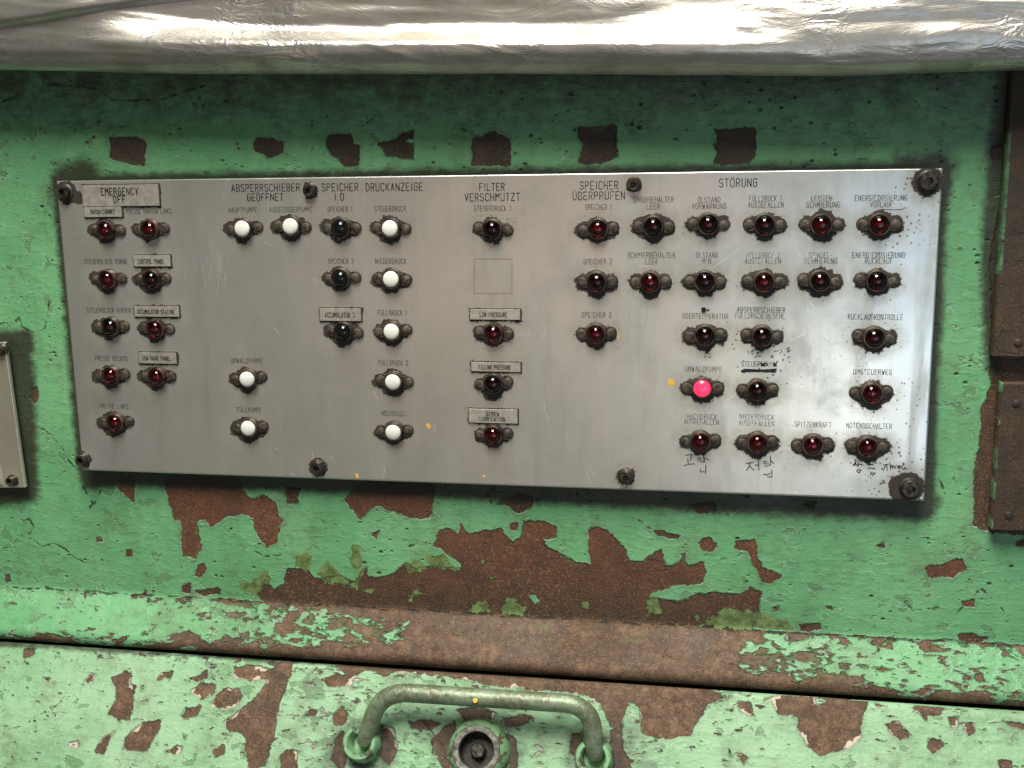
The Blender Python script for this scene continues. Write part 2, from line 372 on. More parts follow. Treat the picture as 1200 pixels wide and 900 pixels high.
def deep_lens(name, c_dark, c_glow):
    t = NT(name); p = t.coord()
    n = t.noise(p, 500, 3)
    t.set(color=t.mix(t.step(n, 0.3, 0.7), c_dark, c_glow), rough=0.10, spec=0.30, coat=0.25, coat_rough=0.05)
    return t.m
M_red = glass_lens('red_glass', (0.32, 0.007, 0.018))
M_dred = glass_lens('deep_red_glass', (0.11, 0.006, 0.010))
M_bowl = simple('lamp_bowl', (0.16, 0.045, 0.045), (0.26, 0.08, 0.075), 300, (0.4, 0.5), 0.1)
M_black = deep_lens('black_green_lens', (0.003, 0.0042, 0.004), (0.004, 0.006, 0.0055))
t_ = NT('lit_pink_lens'); M_lit = t_.set(color=(0.5, 0.02, 0.05), rough=0.25, emit=(1.0, 0.020, 0.072), estr=2.0, coat=0.6)
def ink_material(name, col, worn):
    t = NT(name); p = t.geo()
    n = t.noise(p, 520, 4, 0.7); n2 = t.noise(p, 70, 3, 0.6)
    v = t.math('ADD', n, t.math('MULTIPLY', t.math('SUBTRACT', n2, 0.5), 0.5))
    a = t.step(v, 0.60+0.18*(0.5-worn)*2, 0.44+0.14*(0.5-worn)*2)
    return t.set(color=col, rough=0.6, alpha=a, spec=0.2)
M_ink = ink_material('engraving_black', (0.016, 0.014, 0.012), 0.10)
M_inkw = ink_material('worn_engraving', (0.055, 0.050, 0.042), 0.13)
M_pen = ink_material('pen_ink', (0.014, 0.014, 0.020), 0.05)
M_yellow = simple('yellow_paint_dab', (0.62, 0.33, 0.02), (0.70, 0.42, 0.04), 200)
M_scratch = simple('bright_scratch', (0.75, 0.75, 0.73), (0.8, 0.8, 0.78), 200, (0.3, 0.4), 0.6)
M_scribe = simple('scribed_line', (0.16, 0.10, 0.07), (0.22, 0.15, 0.10), 200)
#@@MATERIALS_END

# ------------------------------------------------------------------ signed distance tools on a (x, s) grid
def seg_dist(X, Y, a, b):
    ax, ay = a; bx, by = b; dx, dy = bx-ax, by-ay
    L = dx*dx+dy*dy + 1e-18
    t = np.clip(((X-ax)*dx+(Y-ay)*dy)/L, 0, 1)
    return np.hypot(X-ax-t*dx, Y-ay-t*dy)
class Field:
    def __init__(s, xs, ss):
        s.xs, s.ss = xs, ss; s.X, s.Y = np.meshgrid(xs, ss)
        z = lambda v: np.full(s.X.shape, v)
        s.chip = z(-0.02); s.tone = z(0.4); s.olive = z(-0.02); s.wear = z(0.12); s.grime = z(0.0); s.crack = z(0.02)
    def window(s, pts, m):
        p = np.array(pts); x0, y0 = p.min(0)-m; x1, y1 = p.max(0)+m
        i = np.searchsorted(s.xs, (x0, x1)); 
        if s.ss[0] < s.ss[-1]: j = np.searchsorted(s.ss, (y0, y1))
        else: j = len(s.ss)-np.searchsorted(s.ss[::-1], (y1, y0))
        return slice(max(j[0], 0), j[1]), slice(max(i[0], 0), i[1])
    def sdf(s, pts, m=0.012):
        w = s.window(pts, m); X, Y = s.X[w], s.Y[w]
        if X.size == 0: return w, None
        d = np.full(X.shape, 9.0); ins = np.zeros(X.shape, bool)
        for a, b in zip(pts, pts[1:]+pts[:1]):
            d = np.minimum(d, seg_dist(X, Y, a, b))
            c = (a[1] > Y) != (b[1] > Y)
            with np.errstate(divide='ignore', invalid='ignore'):
                xi = (b[0]-a[0])*(Y-a[1])/(b[1]-a[1]+1e-15)+a[0]
            ins ^= c & (X < xi)
        return w, np.where(ins, d, -d)
    def patch(s, pts, tone=0.4):
        w, d = s.sdf(pts)
        if d is None: return
        c = s.chip[w]; up = d > c
        s.tone[w] = np.where(up & (d > -0.003), tone, s.tone[w]); s.chip[w] = np.maximum(c, d)
    def unpatch(s, pts):
        w, d = s.sdf(pts)
        if d is not None: s.chip[w] = np.minimum(s.chip[w], -d)
    def oliv(s, pts):
        w, d = s.sdf(pts)
        if d is not None: s.olive[w] = np.maximum(s.olive[w], d)
    def line(s, pts, attr='crack'):
        w = s.window(pts, 0.012); X, Y = s.X[w], s.Y[w]
        if X.size == 0: return
        d = np.full(X.shape, 9.0)
        for a, b in zip(pts, pts[1:]): d = np.minimum(d, seg_dist(X, Y, a, b))
        s.crack[w] = np.minimum(s.crack[w], d)
    def soot(s, pts, amt, fall):
        w, d = s.sdf(pts, fall*1.1)
        if d is None: return
        s.grime[w] = np.maximum(s.grime[w], amt*np.clip(1+d/fall, 0, 1))
    def attrs(s):
        return dict(chip=s.chip, tone=s.tone, olive=s.olive, wear=s.wear, grime=s.grime, crack=s.crack)
def smooth_interp(x, xp, fp): return np.interp(x, xp, fp)

# ------------------------------------------------------------------ machine wall: flat face, fillet, sloping ledge with a rounded lip
STEP = 0.001
Z_TOP = 0.235
def wall_pt(px, py): return on_plane(px, py, (0, 0, 0), (0, 1, 0))
Z_CR = wall_pt(600, 722)[2]                   # crease between wall and ledge
A1 = math.radians(40)                          # the ledge leans back so that it faces up
dl1 = np.array([0, -math.sin(A1), -math.cos(A1)]); nl1 = np.array([0, -math.cos(A1), math.sin(A1)])
pl1 = np.array([0, 0, Z_CR])
pe = on_plane(600, 784, pl1, nl1); L1 = float((pe-pl1)@dl1)
prof = [(0.0, z) for z in np.arange(Z_TOP, Z_CR+0.003, -STEP)]
s_cr = Z_TOP - Z_CR
# fillet + plane
for q in np.linspace(0, 1, 7):
    a = q*A1; c0 = (0.0, Z_CR+0.003)
    # quadratic blend between wall and ledge
    p0 = np.array((0.0, Z_CR+0.003)); p1 = np.array((0.0, Z_CR)); p2 = np.array((math.sin(A1)*0.003, Z_CR-math.cos(A1)*0.003))
    b = (1-q)**2*p0+2*q*(1-q)*p1+q*q*p2; prof.append(tuple(b))
for s in np.arange(0.003+STEP, L1-0.0055, STEP):
    prof.append((math.sin(A1)*s, Z_CR-math.cos(A1)*s))
e0 = np.array((math.sin(A1)*(L1-0.0055), Z_CR-math.cos(A1)*(L1-0.0055)))
nn = np.array((math.cos(A1), math.sin(A1))); dd = np.array((math.sin(A1), -math.cos(A1)))
ctr = e0 - nn*0.0060
for a in np.linspace(0, math.radians(125), 11)[1:]:
    prof.append(tuple(ctr + 0.0060*(nn*math.cos(a)+dd*math.sin(a))))
last = np.array(prof[-1])
for q in np.linspace(0.002, 0.03, 8): prof.append((last[0]-q, last[1]+q*0.15))
prof = np.array(prof)
sl = np.concatenate([[0], np.cumsum(np.hypot(*np.diff(prof, axis=0).T))])
xs = np.arange(-0.46, 0.46, STEP)
fw = Field(xs, sl)
s_led0 = float(np.interp(-(Z_CR-0.0001), -prof[:, 1], sl))
def W(pts): return [((q := wall_pt(*p))[0], Z_TOP-q[2]) for p in pts]
def Lg(pts):
    out = []
    for p in pts:
        q = on_plane(*p, pl1, nl1); out.append((q[0], s_led0 + float((q-pl1)@dl1)))
    return out
# ---- torn label spots above the plate (dark brown where stickers came off)
for pts in (
    [(129,161.5),(152.5,161),(167.5,162),(172,170),(169,186),(170,195),(156,193),(142,189.5),(128.7,185)],
    [(301,162),(320,161.5),(324,165),(334,166),(332,179),(313.5,187),(308,181),(297,174)],
    [(386,157),(410,156.6),(414,168.5),(421,171),(421,196),(404.5,196.5),(397.5,188),(387,182.5),(381,165)],
    [(441,168),(464,161.5),(473,155),(484,153),(483,161),(472,165),(484,168),(485,188),(464,184),(452,184),(448,174)],
    [(552.7,166.7),(556,160.7),(565,159.3),(570,155),(580,155.3),(591.7,160),(597.7,163.3),(597.3,193.3),(588.3,195),(552.7,194.3)],
    [(676.7,148.3),(722.7,146),(724,183.3),(711.7,189.3),(693.3,193.3),(677.3,192),(681.7,170),(676.7,162.7)],
    [(836.7,151.7),(885,149),(886,181.7),(876.7,191.7),(836.7,193.3),(840,180),(836,170),(841.7,165)]):
    fw.patch(W(pts), 0.5); fw.soot(W(pts), 0.52, 0.0012)
# ---- flaked places below the plate
RED = [
    [(137,556),(157,556),(157,588),(148,583),(138,572)],
    [(191.7,565),(200,556),(280,558),(283,573),(295,585),(311.7,580),(325,590),(328,603),(333,610),(328,618),(325,635),(313,643),(308,632),(298,623),(296.7,608),(286.7,603),(266.7,605),(253,615),(246.7,618),(240,608),(230,611.7),(233,630),(237,640),(230,655),(213,653),(212.7,613),(204,608),(198,590)],
    [(405,585),(416.7,570),(430,562),(506.7,564),(508,590),(501.7,608),(480,606.7),(463,600),(443,593),(430,601.7),(421.7,608),(411.7,596.7)],
    [(818.8,633.8),(833,629.6),(841,638),(835,648),(821,645)],
    [(862.5,633.8),(885,631.7),(886.7,644),(891.7,665),(908,670),(914.6,675),(904,684),(893.8,681.7),(885,665),(877,648),(862.5,642)],
    [(1083,667),(1091.7,661),(1104,663),(1116.7,654.6),(1129,656.7),(1133,667),(1116.7,675.4),(1091.7,677.5)],
    [(435,625),(445,621.7),(441.7,633)], [(598,615),(606.7,613),(606.7,621.7),(600,621.7)],
    [(1125,706),(1141.7,703),(1141.7,711),(1129,711.7)],
    [(230,661.7),(238,660.7),(243,666),(235,679),(226,675)], [(111.7,630),(121.7,630),(120.7,637),(112.7,636)],
    [(36,455),(44,454),(46,466),(40,472),(35,466)],
]
for pts in RED: fw.patch(W(pts), 0.05)
DARK = [
    [(335,570),(352,572),(350,590),(337,590)], [(575,593),(606.7,578),(625,583),(621.7,595),(606.7,603),(593,591.7)],
    [(212.7,685),(223,684),(223,696),(213,695)], [(230,693),(256.7,688),(258,696.7),(240,698)], [(148,645),(154,644),(155,651.7),(146.7,652.7)],
    [(5,673),(13,672),(14,681),(7,683)], [(165,700),(170,690),(174,700)], [(811.7,592),(837.5,588),(839.6,600),(816.7,602.5)],
    [(905,711),(914,710),(913,715),(906,716)], [(968,711),(977,709),(975,716)], [(936,734),(960,730),(962,738),(940,741)], [(1122,744),(1138,742),(1160,748),(1150,753),(1125,751)],
    [(942,590),(955,587),(953,594)], [(1028,640),(1036,634),(1036,643)], [(757,617),(778,622),(800,628),(790,632),(770,628)], [(796,650),(804,648),(803,656)],
    [(1160,178),(1170,168),(1182,176),(1176,186),(1165,186)], [(1190,633),(1200,632),(1200,641),(1192,641)]]
for pts in DARK: fw.patch(W(pts), 0.42)
BIG = [(301.7,696.7),(312,680),(321.7,691.7),(333,683),(335,668),(346.7,666),(363,670),(368,678),(383,675),(400,675),(416.7,683),(430,663.3),(431.7,675),(443,678),(461.7,671.7),(476.7,660),(486.7,668),(503,663),(523,665),(540,668),(541.7,661.7),(523,650),(508,638),(515,621.7),(526.7,620),(536.7,625),(540,613),(550,625),(571.7,623),(586.7,620),(591.7,628),(601.7,636.7),(610,628),(613,610.7),(640,610.7),(646.7,616.7),(653,618),(651.7,630),(636.7,631.7),(638,640),(660,651.7),(676.7,660),(693,662.7),(690,646.7),(687,623),(700,616.7),(713,623),(726.7,636.7),(735,648),(738,658),(754,658.8),(775,642),(779,661),(789.6,663),(802,651.7),(806,663),(825,656),(828,669),(823,684),(796,686),(766.7,694),(760,700),(796,704.6),(821,695),(866.7,696),(879,686.7),(893.8,694),(889.6,711),(889.6,721),(880,740),(700,740),(560,730),(420,716),(330,708),(305,703)]
fw.patch(W(BIG), 0.27)
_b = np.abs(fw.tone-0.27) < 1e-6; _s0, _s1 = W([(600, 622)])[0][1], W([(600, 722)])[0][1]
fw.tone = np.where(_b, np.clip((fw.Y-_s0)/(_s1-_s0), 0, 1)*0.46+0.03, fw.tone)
for pts in ([(278,686),(300,677),(312,668),(320,680),(312,684),(302,696),(285,693)], [(345,650),(368,650),(362,668),(346,664)], [(372,672),(384,657),(398,672),(412,682),(424,668),(430,660),(420,690),(395,683),(378,684)],
            [(412,637),(420,640),(426,662),(414,672),(410,655)], [(500,652),(520,648),(528,662),(540,668),(520,667),(502,664)], [(470,662),(490,656),(500,664),(486,674)],
            [(586.7,713),(596.7,698),(610,710),(618,716.7),(610,721.7),(588,720)], [(548,713),(560,705),(575,707),(573,717),(550,718)], [(757,705),(766,698),(775,707),(778,720),(760,722)],
            [(681,707),(690,705),(691,713),(683,714)], [(850,712),(880,716),(925,728),(930,738),(880,736),(820,734),(835,722)], [(425,692),(437,690),(438,695),(428,696)], [(812,722),(820,720),(819,728),(813,728)],
            [(478,700),(490,690),(492,696),(482,704)], [(548,642),(556,640),(557,646)], [(572,676),(583,672),(580,682)]):
    fw.oliv(W(pts))
for pts in ([(620,700),(628,696),(632,706),(626,708)], [(562,657),(568,656),(566,661)]): fw.unpatch(W(pts))
# brown strip beside the right-hand covers
fw.patch(W([(1160,300),(1162,417),(1159,453),(1151,480),(1149,512),(1142,545),(1141,585),(1140,617),(1164,626),(1260,626),(1260,60),(1186,60),(1182,200)]), 0.45)
# cracks in the film
for pts in ([(0,645),(12,640),(25,628),(38,632),(50,641),(62,637),(75,643),(88,655),(102,660)], [(26,612),(34,608),(40,618),(34,626),(26,628)],
            [(0,380),(8,378),(12,384),(22,372),(26,384),(40,391),(52,386),(55,372),(58,350)], [(40,502),(52,503),(60,512),(72,524),(80,540),(86,547)],
            [(104,595),(112,588),(118,575)], [(290,640),(310,652),(330,650)], [(480,640),(500,636)], [(575,590),(570,578),(580,572)], [(1120,720),(1130,710),(1150,690),(1166,705),(1176,716)],
            [(1060,705),(1070,716),(1100,712)], [(50,98),(110,103),(135,118),(190,116),(240,100)], [(80,93),(90,105),(100,96)], [(0,120),(22,112)], [(1100,560),(1108,580)], [(96,570),(108,590),(104,600)],
            [(560,160),(540,150)], [(410,148),(425,147),(438,138)]):
    fw.line(W(pts))
fw.line([(x, s_led0+rng.normal(0, .0006)) for x in np.arange(-0.46, 0.46, 0.006)])
# wear of the ledge and splash zone above it
pxx = [p for p in range(-200, 1500, 100)]
Xg = fw.X; Sg = fw.Y
on_ledge = Sg > s_led0-0.001
def px_of_x(x, z=Z_CR, y=0.0):
    v = Rcw @ (np.stack([x, np.full_like(x, y), np.full_like(x, z)], 0)-CAM[:, None]) ; return CX+F*v[0]/v[2]
colpx = px_of_x(xs)
wl = np.interp(colpx, [-200,0,150,250,330,400,470,540,600,700,820,860,900,950,1050,1200,1400], [.1,.16,.24,.36,.47,.57,.64,.80,.86,.92,.92,.70,.52,.42,.38,.36,.3])
lip_boost = np.clip((Sg-(s_led0+L1-0.011))/0.011, 0, 1.2)*0.30
top_boost = np.clip(1-(Sg-s_led0)/0.006, 0, 1)*0.18
fw.wear = np.where(on_ledge, wl[None, :]+lip_boost+top_boost, 0.09)
near = np.clip(1-(s_led0-Sg)/0.02, 0, 1)*(~on_ledge)*0.12
fw.wear = fw.wear + near
fw.tone = np.where(on_ledge, 0.88, fw.tone)
# soot at plate edges and corners; dark margin round the left plate
def rect_px(a, b, c, d): return [(a, b), (c, b), (c, d), (a, d)]
pl_out = [(66,212),(1105,197),(1083,587),(97,551)]
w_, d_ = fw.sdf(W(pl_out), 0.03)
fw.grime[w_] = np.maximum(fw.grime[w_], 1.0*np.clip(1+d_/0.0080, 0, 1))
fw.soot(W([(74,206),(104,202),(110,210),(70,226)]), 0.95, 0.016)
fw.soot(W([(1104,190),(1107,215),(1094,260),(1090,420),(1086,600),(1060,600),(1080,300)]), 1.3, 0.0075)
fw.soot(W([(1062,196),(1098,190),(1104,200),(1090,206),(1062,204)]), 0.85, 0.017)
fw.soot(W([(96,548),(130,552),(135,566),(100,570)]), 0.9, 0.008)
fw.soot(W([(-20,395),(30,395),(38,580),(-20,590)]), 1.0, 0.010)
fw.soot(W([(-80,60),(1260,60),(1260,92),(700,96),(-80,100)]), 0.66, 0.050)  # wall top darkened here for the shade under the overhanging sheet
fw.soot(W([(1172,88),(1210,88),(1200,300),(1162,430),(1158,300)]), 1.0, 0.008)  # dark strip along the left side of the upper cover
fw.soot(W([(100,548),(640,562),(1090,588),(1086,602),(800,590),(400,570),(100,560)]), 0.95, 0.010)  # band painted dark to deepen the plate's cast shadow
fw.soot(W([(900,640),(1010,650),(1020,690),(930,690)]), 0.22, 0.012)
fw.soot(W([(160,610),(200,615),(195,640),(160,640)]), 0.22, 0.012)
P = np.zeros((len(prof), len(xs), 3))
P[..., 0] = xs[None, :]; P[..., 1] = -prof[:, 0][:, None]; P[..., 2] = prof[:, 1][:, None]
# gentle waviness of the old casting
wob = (np.sin(xs*23+1)*0.00025+np.sin(xs*61)*0.00012)[None, :]
P[..., 1] += wob*(1+np.sin(P[..., 2]*35))
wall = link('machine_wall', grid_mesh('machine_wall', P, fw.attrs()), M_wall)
tag(wall, 'flaking green painted machine wall with sloping rusty ledge behind the panel', 'wall', kind='structure')

# ------------------------------------------------------------------ hatch below the ledge
A2 = math.radians(31)
d2 = np.array([0, -math.sin(A2), -math.cos(A2)]); n2 = np.array([0, -math.cos(A2), math.sin(A2)])
h0 = on_plane(600, 792, pl1, nl1) + nl1*0.0005
h0[0] = 0
def hat(px, py, lift=0.0): return on_plane(px, py, h0+n2*lift, n2)
prof2 = []
o2 = np.array((-h0[1], h0[2])); nn2 = np.array((math.cos(A2), math.sin(A2))); dd2 = np.array((math.sin(A2), -math.cos(A2)))
c2 = o2 + dd2*0.004 - nn2*0.004
for q in (0.028, 0.02, 0.012, 0.006): prof2.append(tuple(c2 - dd2*0.004 - nn2*q))
for a in np.linspace(math.radians(90), 0, 8): prof2.append(tuple(c2 + 0.004*(nn2*math.cos(a)-dd2*math.sin(a))))
i0 = len(prof2)-1
for s in np.arange(0.004+STEP, 0.16, STEP): prof2.append(tuple(o2+dd2*s))
prof2 = np.array(prof2)
sl2 = np.concatenate([[0], np.cumsum(np.hypot(*np.diff(prof2, axis=0).T))])
soff = sl2[i0]-0.004
fh = Field(xs, sl2)
def Hh(pts):
    out = []
    for p in pts:
        q = hat(*p); out.append((q[0], soff+float((q-h0)@d2)))
    return out
HP = [
 [(28,760),(43,759),(38,768),(28,771)], [(130,795),(146.7,786.7),(155,788),(154,801.7),(159,803),(155,826.7),(151.7,845),(138,845),(126.7,836.7),(135,823),(136.7,806.7)],
 [(143,880),(146.7,865),(166.7,846.7),(191.7,840.7),(186.7,856.7),(173,880),(166.7,881.7)], [(108,881.7),(116.7,868),(135,856.7),(128,873),(121.7,884),(111.7,886)],
 [(221.7,811.7),(235,800),(252.7,803),(250,811.7),(238,821.7)], [(246.7,826.7),(253,818),(263,806.7),(280,808),(285,816.7),(276.7,826.7),(260,832.7)],
 [(213,840),(218,830),(236.7,826.7),(231.7,838),(216.7,842.7)],
 [(261.7,846.7),(276.7,835),(296.7,820),(311.7,803),(315,795),(290,798),(275,795),(275,783),(290,780),(320,783),(326.7,774),(343,774),(340,796.7),(328,820),(325,840),(321.7,866.7),(316.7,873),(301.7,876.7),(293,870),(286.7,861.7),(266.7,858)],
 [(193,881.7),(206.7,873),(215,876.7),(210,885)], [(250,878),(261.7,875),(263,883),(251.7,888)], [(98,796.7),(106.7,788),(113,790),(110,798),(101.7,803)],
 [(79,870),(91.7,869),(90,876.7),(80,875)], [(356.7,840),(365,830),(373,831.7),(370,840)], [(375,796.7),(396.7,790),(420,800),(386.7,805)],
 [(185,796.7),(190,788),(203,786.7),(200,795)], [(223,795),(245,783),(243,795),(230,800)], [(50,793),(58,795),(57,799.5),(49,797)], [(330,905),(328,886.7),(340,878),(348,880),(350,905)], [(288,893),(296.7,883),(306.7,885),(303,905)],
 [(391,838),(402,828),(408,838),(404,850),(392,848)], [(284,852),(300,850),(318,870),(312,900),(290,900)],
 [(395,768),(470,772),(620,782),(830,800),(850,818),(830,826),(808,862),(770,866),(748,858),(742,830),(735,824),(728,850),(715,852),(705,826),(690,815),(600,806),(555,800),(500,790),(440,788),(425,796),(415,812),(405,795)],
 [(902,816),(944,812),(1018,820),(1016,832),(1008,844),(1010,864),(996,876),(960,885),(944,872),(934,856),(936,840),(912,838)],
 [(1036,848),(1052,845),(1068,862),(1056,868),(1044,862)], [(1072,826),(1106,828),(1100,838),(1088,840),(1086,848),(1078,838)], [(1088,864),(1104,866),(1106,874),(1094,882),(1086,876)],
 [(1128,848),(1140,846),(1143,856),(1134,862)], [(1111,840),(1122,839),(1122,852),(1114,854)], [(1172,844),(1200,848),(1215,860),(1188,854)], [(864,824),(880,822),(882,838),(866,832)],
 [(847,832),(860,830),(858,836)], [(862,882),(878,888),(872,896)], [(1170,892),(1186,890),(1186,899),(1172,902)], [(1146,868),(1152,867),(1151,873)],
 [(535,832),(560,826),(582,836),(575,846),(545,846)], [(588,844),(610,836),(625,842),(612,852),(592,852)], [(448,850),(462,852),(466,880),(456,897),(444,885)], [(478,846),(500,843),(516,848),(505,856),(484,854)],
 [(392,868),(404,852),(408,885),(400,905),(388,890)], [(715,858),(728,852),(732,880),(742,905),(716,905)], [(670,860),(684,858),(682,890),(668,884)], [(505,868),(524,850),(535,843),(530,905),(520,905),(512,888)], [(595,858),(606,868),(606,905),(597,905)],
]
for pts in HP: fh.patch(Hh(pts), 0.86)
for pts in ([(412,806),(415,796),(424,786),(460,788),(520,792),(552,798),(556,803),(500,800),(450,798),(428,805)], [(736,822),(742,824),(752,836),(752,860),(746,862),(738,840)], [(955,817),(972,818),(968,824),(958,825)]):
    fh.unpatch(Hh(pts))
for pts in ([(40,840),(60,832),(72,822)], [(520,875),(508,860),(498,848)], [(500,905),(508,880),(505,862)], [(10,855),(30,850),(40,840)]): fh.line(Hh(pts))
fh.wear[:] = 0.20
colh = px_of_x(xs, h0[2]-0.03, h0[1])
wh = np.interp(colh, [-200,0,120,250,350,420,560,700,800,900,1000,1200,1400], [.12,.16,.26,.36,.38,.46,.40,.42,.40,.30,.30,.30,.2])
fh.wear = wh[None, :]*0.62 + np.clip(1-(fh.Y-soff)/0.012, 0, 1)*0.16
fh.tone[:] = 0.88
for cx_, cy_, rr in ((428,874,30), (697,888,32), (561,878,42)):
    fh.soot(Hh([(cx_+rr*math.cos(a), cy_+rr*math.sin(a)) for a in np.linspace(0, 6.28, 14)[:-1]]), 0.55, 0.014)
fh.soot(Hh([(380,890),(395,860),(400,905),(380,905)]), 0.5, 0.02)
fh.soot(Hh([(720,850),(760,880),(770,905),(720,905)]), 0.45, 0.02)
fh.soot(Hh([(-300,740),(1500,836),(1500,828),(-300,730)]), 0.7, 0.004)
P = np.zeros((len(prof2), len(xs), 3))
P[..., 0] = xs[None, :]; P[..., 1] = -prof2[:, 0][:, None]; P[..., 2] = prof2[:, 1][:, None]
P[..., 1] += (np.sin(xs*19)*0.0003)[None, :]
hatch = link('machine_hatch', grid_mesh('machine_hatch', P, fh.attrs()), M_hatch)
tag(hatch, 'pale green chipped hatch with a bar handle and round bolt socket, below the ledge', 'hatch')
# dark interior behind the gap
bm = bmesh.new()
a_ = np.array((prof[-1][0]-0.001, prof[-1][1])); b_ = np.array((prof2[0][0]-0.001, prof2[0][1]))
v = [bm.verts.new(q) for q in ((-0.46, -a_[0]+.001, a_[1]+.004), (0.46, -a_[0]+.001, a_[1]+.004), (0.46, -b_[0]+.001, b_[1]-.004), (-0.46, -b_[0]+.001, b_[1]-.004))]
bm.faces.new(v)
seal = link('gap_seal', bm_mesh('gap_seal', bm, False), M_backing); tag(seal, 'dark gap between ledge and hatch', 'gap', kind='structure')

# hatch fittings -----------------------------------------------------------
t_ = NT('worn_green_rod'); p_ = t_.geo()
nr = t_.noise(p_, 60, 6, 0.7); nf = t_.noise(p_, 420, 4, 0.7)
cc = t_.mix(t_.step(nr, 0.44, 0.62), (0.115, 0.140, 0.078), (0.19, 0.275, 0.165))
cc = t_.mix(t_.step(nf, 0.50, 0.64), cc, (0.30, 0.295, 0.25))
cc = t_.mix(t_.step(nf, 0.42, 0.33), cc, (0.05, 0.045, 0.025))
M_rod = t_.set(color=cc, rough=t_.lin(nf, 0.3, 0.7, 0.34, 0.55), metal=t_.lin(nf, 0.35, 0.7, 0.05, 0.75), normal=t_.bump(nf, 0.35, 0.0006))
M_boss = simple('boss_green_paint', (0.075, 0.065, 0.035), (0.17, 0.33, 0.17), 150, (0.35, 0.6), 0.1, 0.6, thr=(0.40, 0.50))
M_rawring = simple('worn_steel_ring', (0.10, 0.105, 0.085), (0.27, 0.27, 0.235), 260, (0.3, 0.45), 0.75, 0.3)
M_hole = simple('oily_hole', (0.010, 0.008, 0.006), (0.03, 0.024, 0.018), 300, (0.3, 0.5), 0.2, 0.5)
def hat_matrix(px, py):
    """frame on the hatch: local -Y points out of the surface, local Z up the slope"""
    o = hat(px, py); m = Matrix.Identity(4)
    ax = np.array([1, 0, 0]); ay = -n2; az = -d2
    for i in range(3):
        m[i][0] = float(ax[i]); m[i][1] = float(ay[i]); m[i][2] = float(az[i]); m[i][3] = float(o[i])
    return m
mm = 2.02  # pixels per millimetre near the hatch
# handle rod
bl, br = hat(447, 810, 0.022), hat(692, 826, 0.022)
ll, lr = hat(428, 866, 0.009), hat(697, 882, 0.009)
ll0, lr0 = hat(428, 872, 0.006), hat(697, 888, 0.006)
def arc(a, c, b, n=9):
    return [tuple((1-t)**2*a+2*t*(1-t)*c+t*t*b) for t in np.linspace(0, 1, n)]
L_ = lambda a, b, t: a+(b-a)*t
path = [tuple(ll0), tuple(L_(ll0, ll, 0.6))] + [tuple(ll)] + arc(L_(bl, ll, 0.50), bl, L_(bl, br, 0.14)) + [tuple(L_(bl, br, t)) for t in (0.3, 0.45, 0.6, 0.72)] + arc(L_(bl, br, 0.87), br, L_(br, lr, 0.50)) + [tuple(lr)] + [tuple(L_(lr, lr0, 0.4)), tuple(lr0)]
rads = [0.0026, 0.0050] + [0.0052] + [0.0055]*(len(path)-6) + [0.0052] + [0.0050, 0.0026]
bm = bmesh.new(); tube(bm, path, rads, 20)
handle = link('handle', bm_mesh('handle', bm), M_rod, hatch); handle['label'] = 'round bar handle with worn green paint'
for (cx_, cy_) in ((427, 871), (697, 889)):
    # lug: a short ring boss, cut open at its upper side where the rod enters
    bm = bmesh.new(); n = 30; ro, ri, hh = 0.0108, 0.0071, 0.0115
    a0, a1 = math.radians(90+38), math.radians(90+360-38)
    rings = []
    for i in range(n+1):
        a = a0+(a1-a0)*i/n; ca, sa = math.cos(a), math.sin(a)
        rings.append([bm.verts.new((r*ca, -h, r*sa)) for r, h in ((ro+0.0012, -0.001), (ro, hh-0.0015), (ro-0.001, hh), (ri+0.0008, hh), (ri, hh-0.001), (ri-0.0012, 0.003))])
    for a, b in zip(rings, rings[1:]):
        for q in range(5): bm.faces.new((a[q], a[q+1], b[q+1], b[q]))
    bm.faces.new(rings[0]); bm.faces.new(list(reversed(rings[-1])))
    lathe(bm, [(0.0085, -0.001), (0.0085, 0.0025), (0, 0.0025)], 24)
    bmesh.ops.transform(bm, matrix=hat_matrix(cx_, cy_), verts=bm.verts)
    link('handle_lug', bm_mesh('handle_lug', bm, angle=30), M_boss, hatch)
# bolt socket
bm = bmesh.new(); lathe(bm, [(0.0192, -0.001), (0.0184, 0.004), (0.0168, 0.0085), (0.0150, 0.0105), (0.0146, 0.0108)], 40)
bmesh.ops.transform(bm, matrix=hat_matrix(562, 880), verts=bm.verts)
boss = link('bolt_socket', bm_mesh('bolt_socket', bm), M_boss, hatch)
bm = bmesh.new(); lathe(bm, [(0.0146, 0.0108), (0.0140, 0.0114), (0.0110, 0.0114), (0.0104, 0.0108), (0.0102, 0.001), (0.0, 0.001)], 40)
bmesh.ops.transform(bm, matrix=hat_matrix(562, 880), verts=bm.verts)
me = bm_mesh('steel_ring', bm, angle=35); me.materials.append(M_rawring); me.materials.append(M_hole)
for p in me.polygons:
    c = Vector(p.center); q = hat_matrix(562, 880).inverted() @ c
    if -q.y < 0.0107 and math.hypot(q.x, q.z) < 0.0106: p.material_index = 1
link('steel_ring', me, None, boss)
bm = bmesh.new()
hexr = [(0.0048*math.cos(math.pi/3*i+0.25), 0.0048*math.sin(math.pi/3*i+0.25)) for i in range(6)]
extrude_outline(bm, hexr, -0.001, -0.0068, 0.0007)
bmesh.ops.transform(bm, matrix=hat_matrix(562, 880), verts=bm.verts)
link('hex_bolt', bm_mesh('hex_bolt', bm, angle=25), M_screw, boss)
bm = bmesh.new(); lathe(bm, [(0.0016, 0), (0.0014, 0.0006), (0, 0.0009)], 10)
m_ = hat_matrix(0, 0); q = on_plane(557, 821, h0+n2*0.0280, n2); m_.translation = Vector(q)
bmesh.ops.transform(bm, matrix=m_, verts=bm.verts)
link('yellow_paint_dab', bm_mesh('yellow_paint_dab', bm), M_yellow, handle)

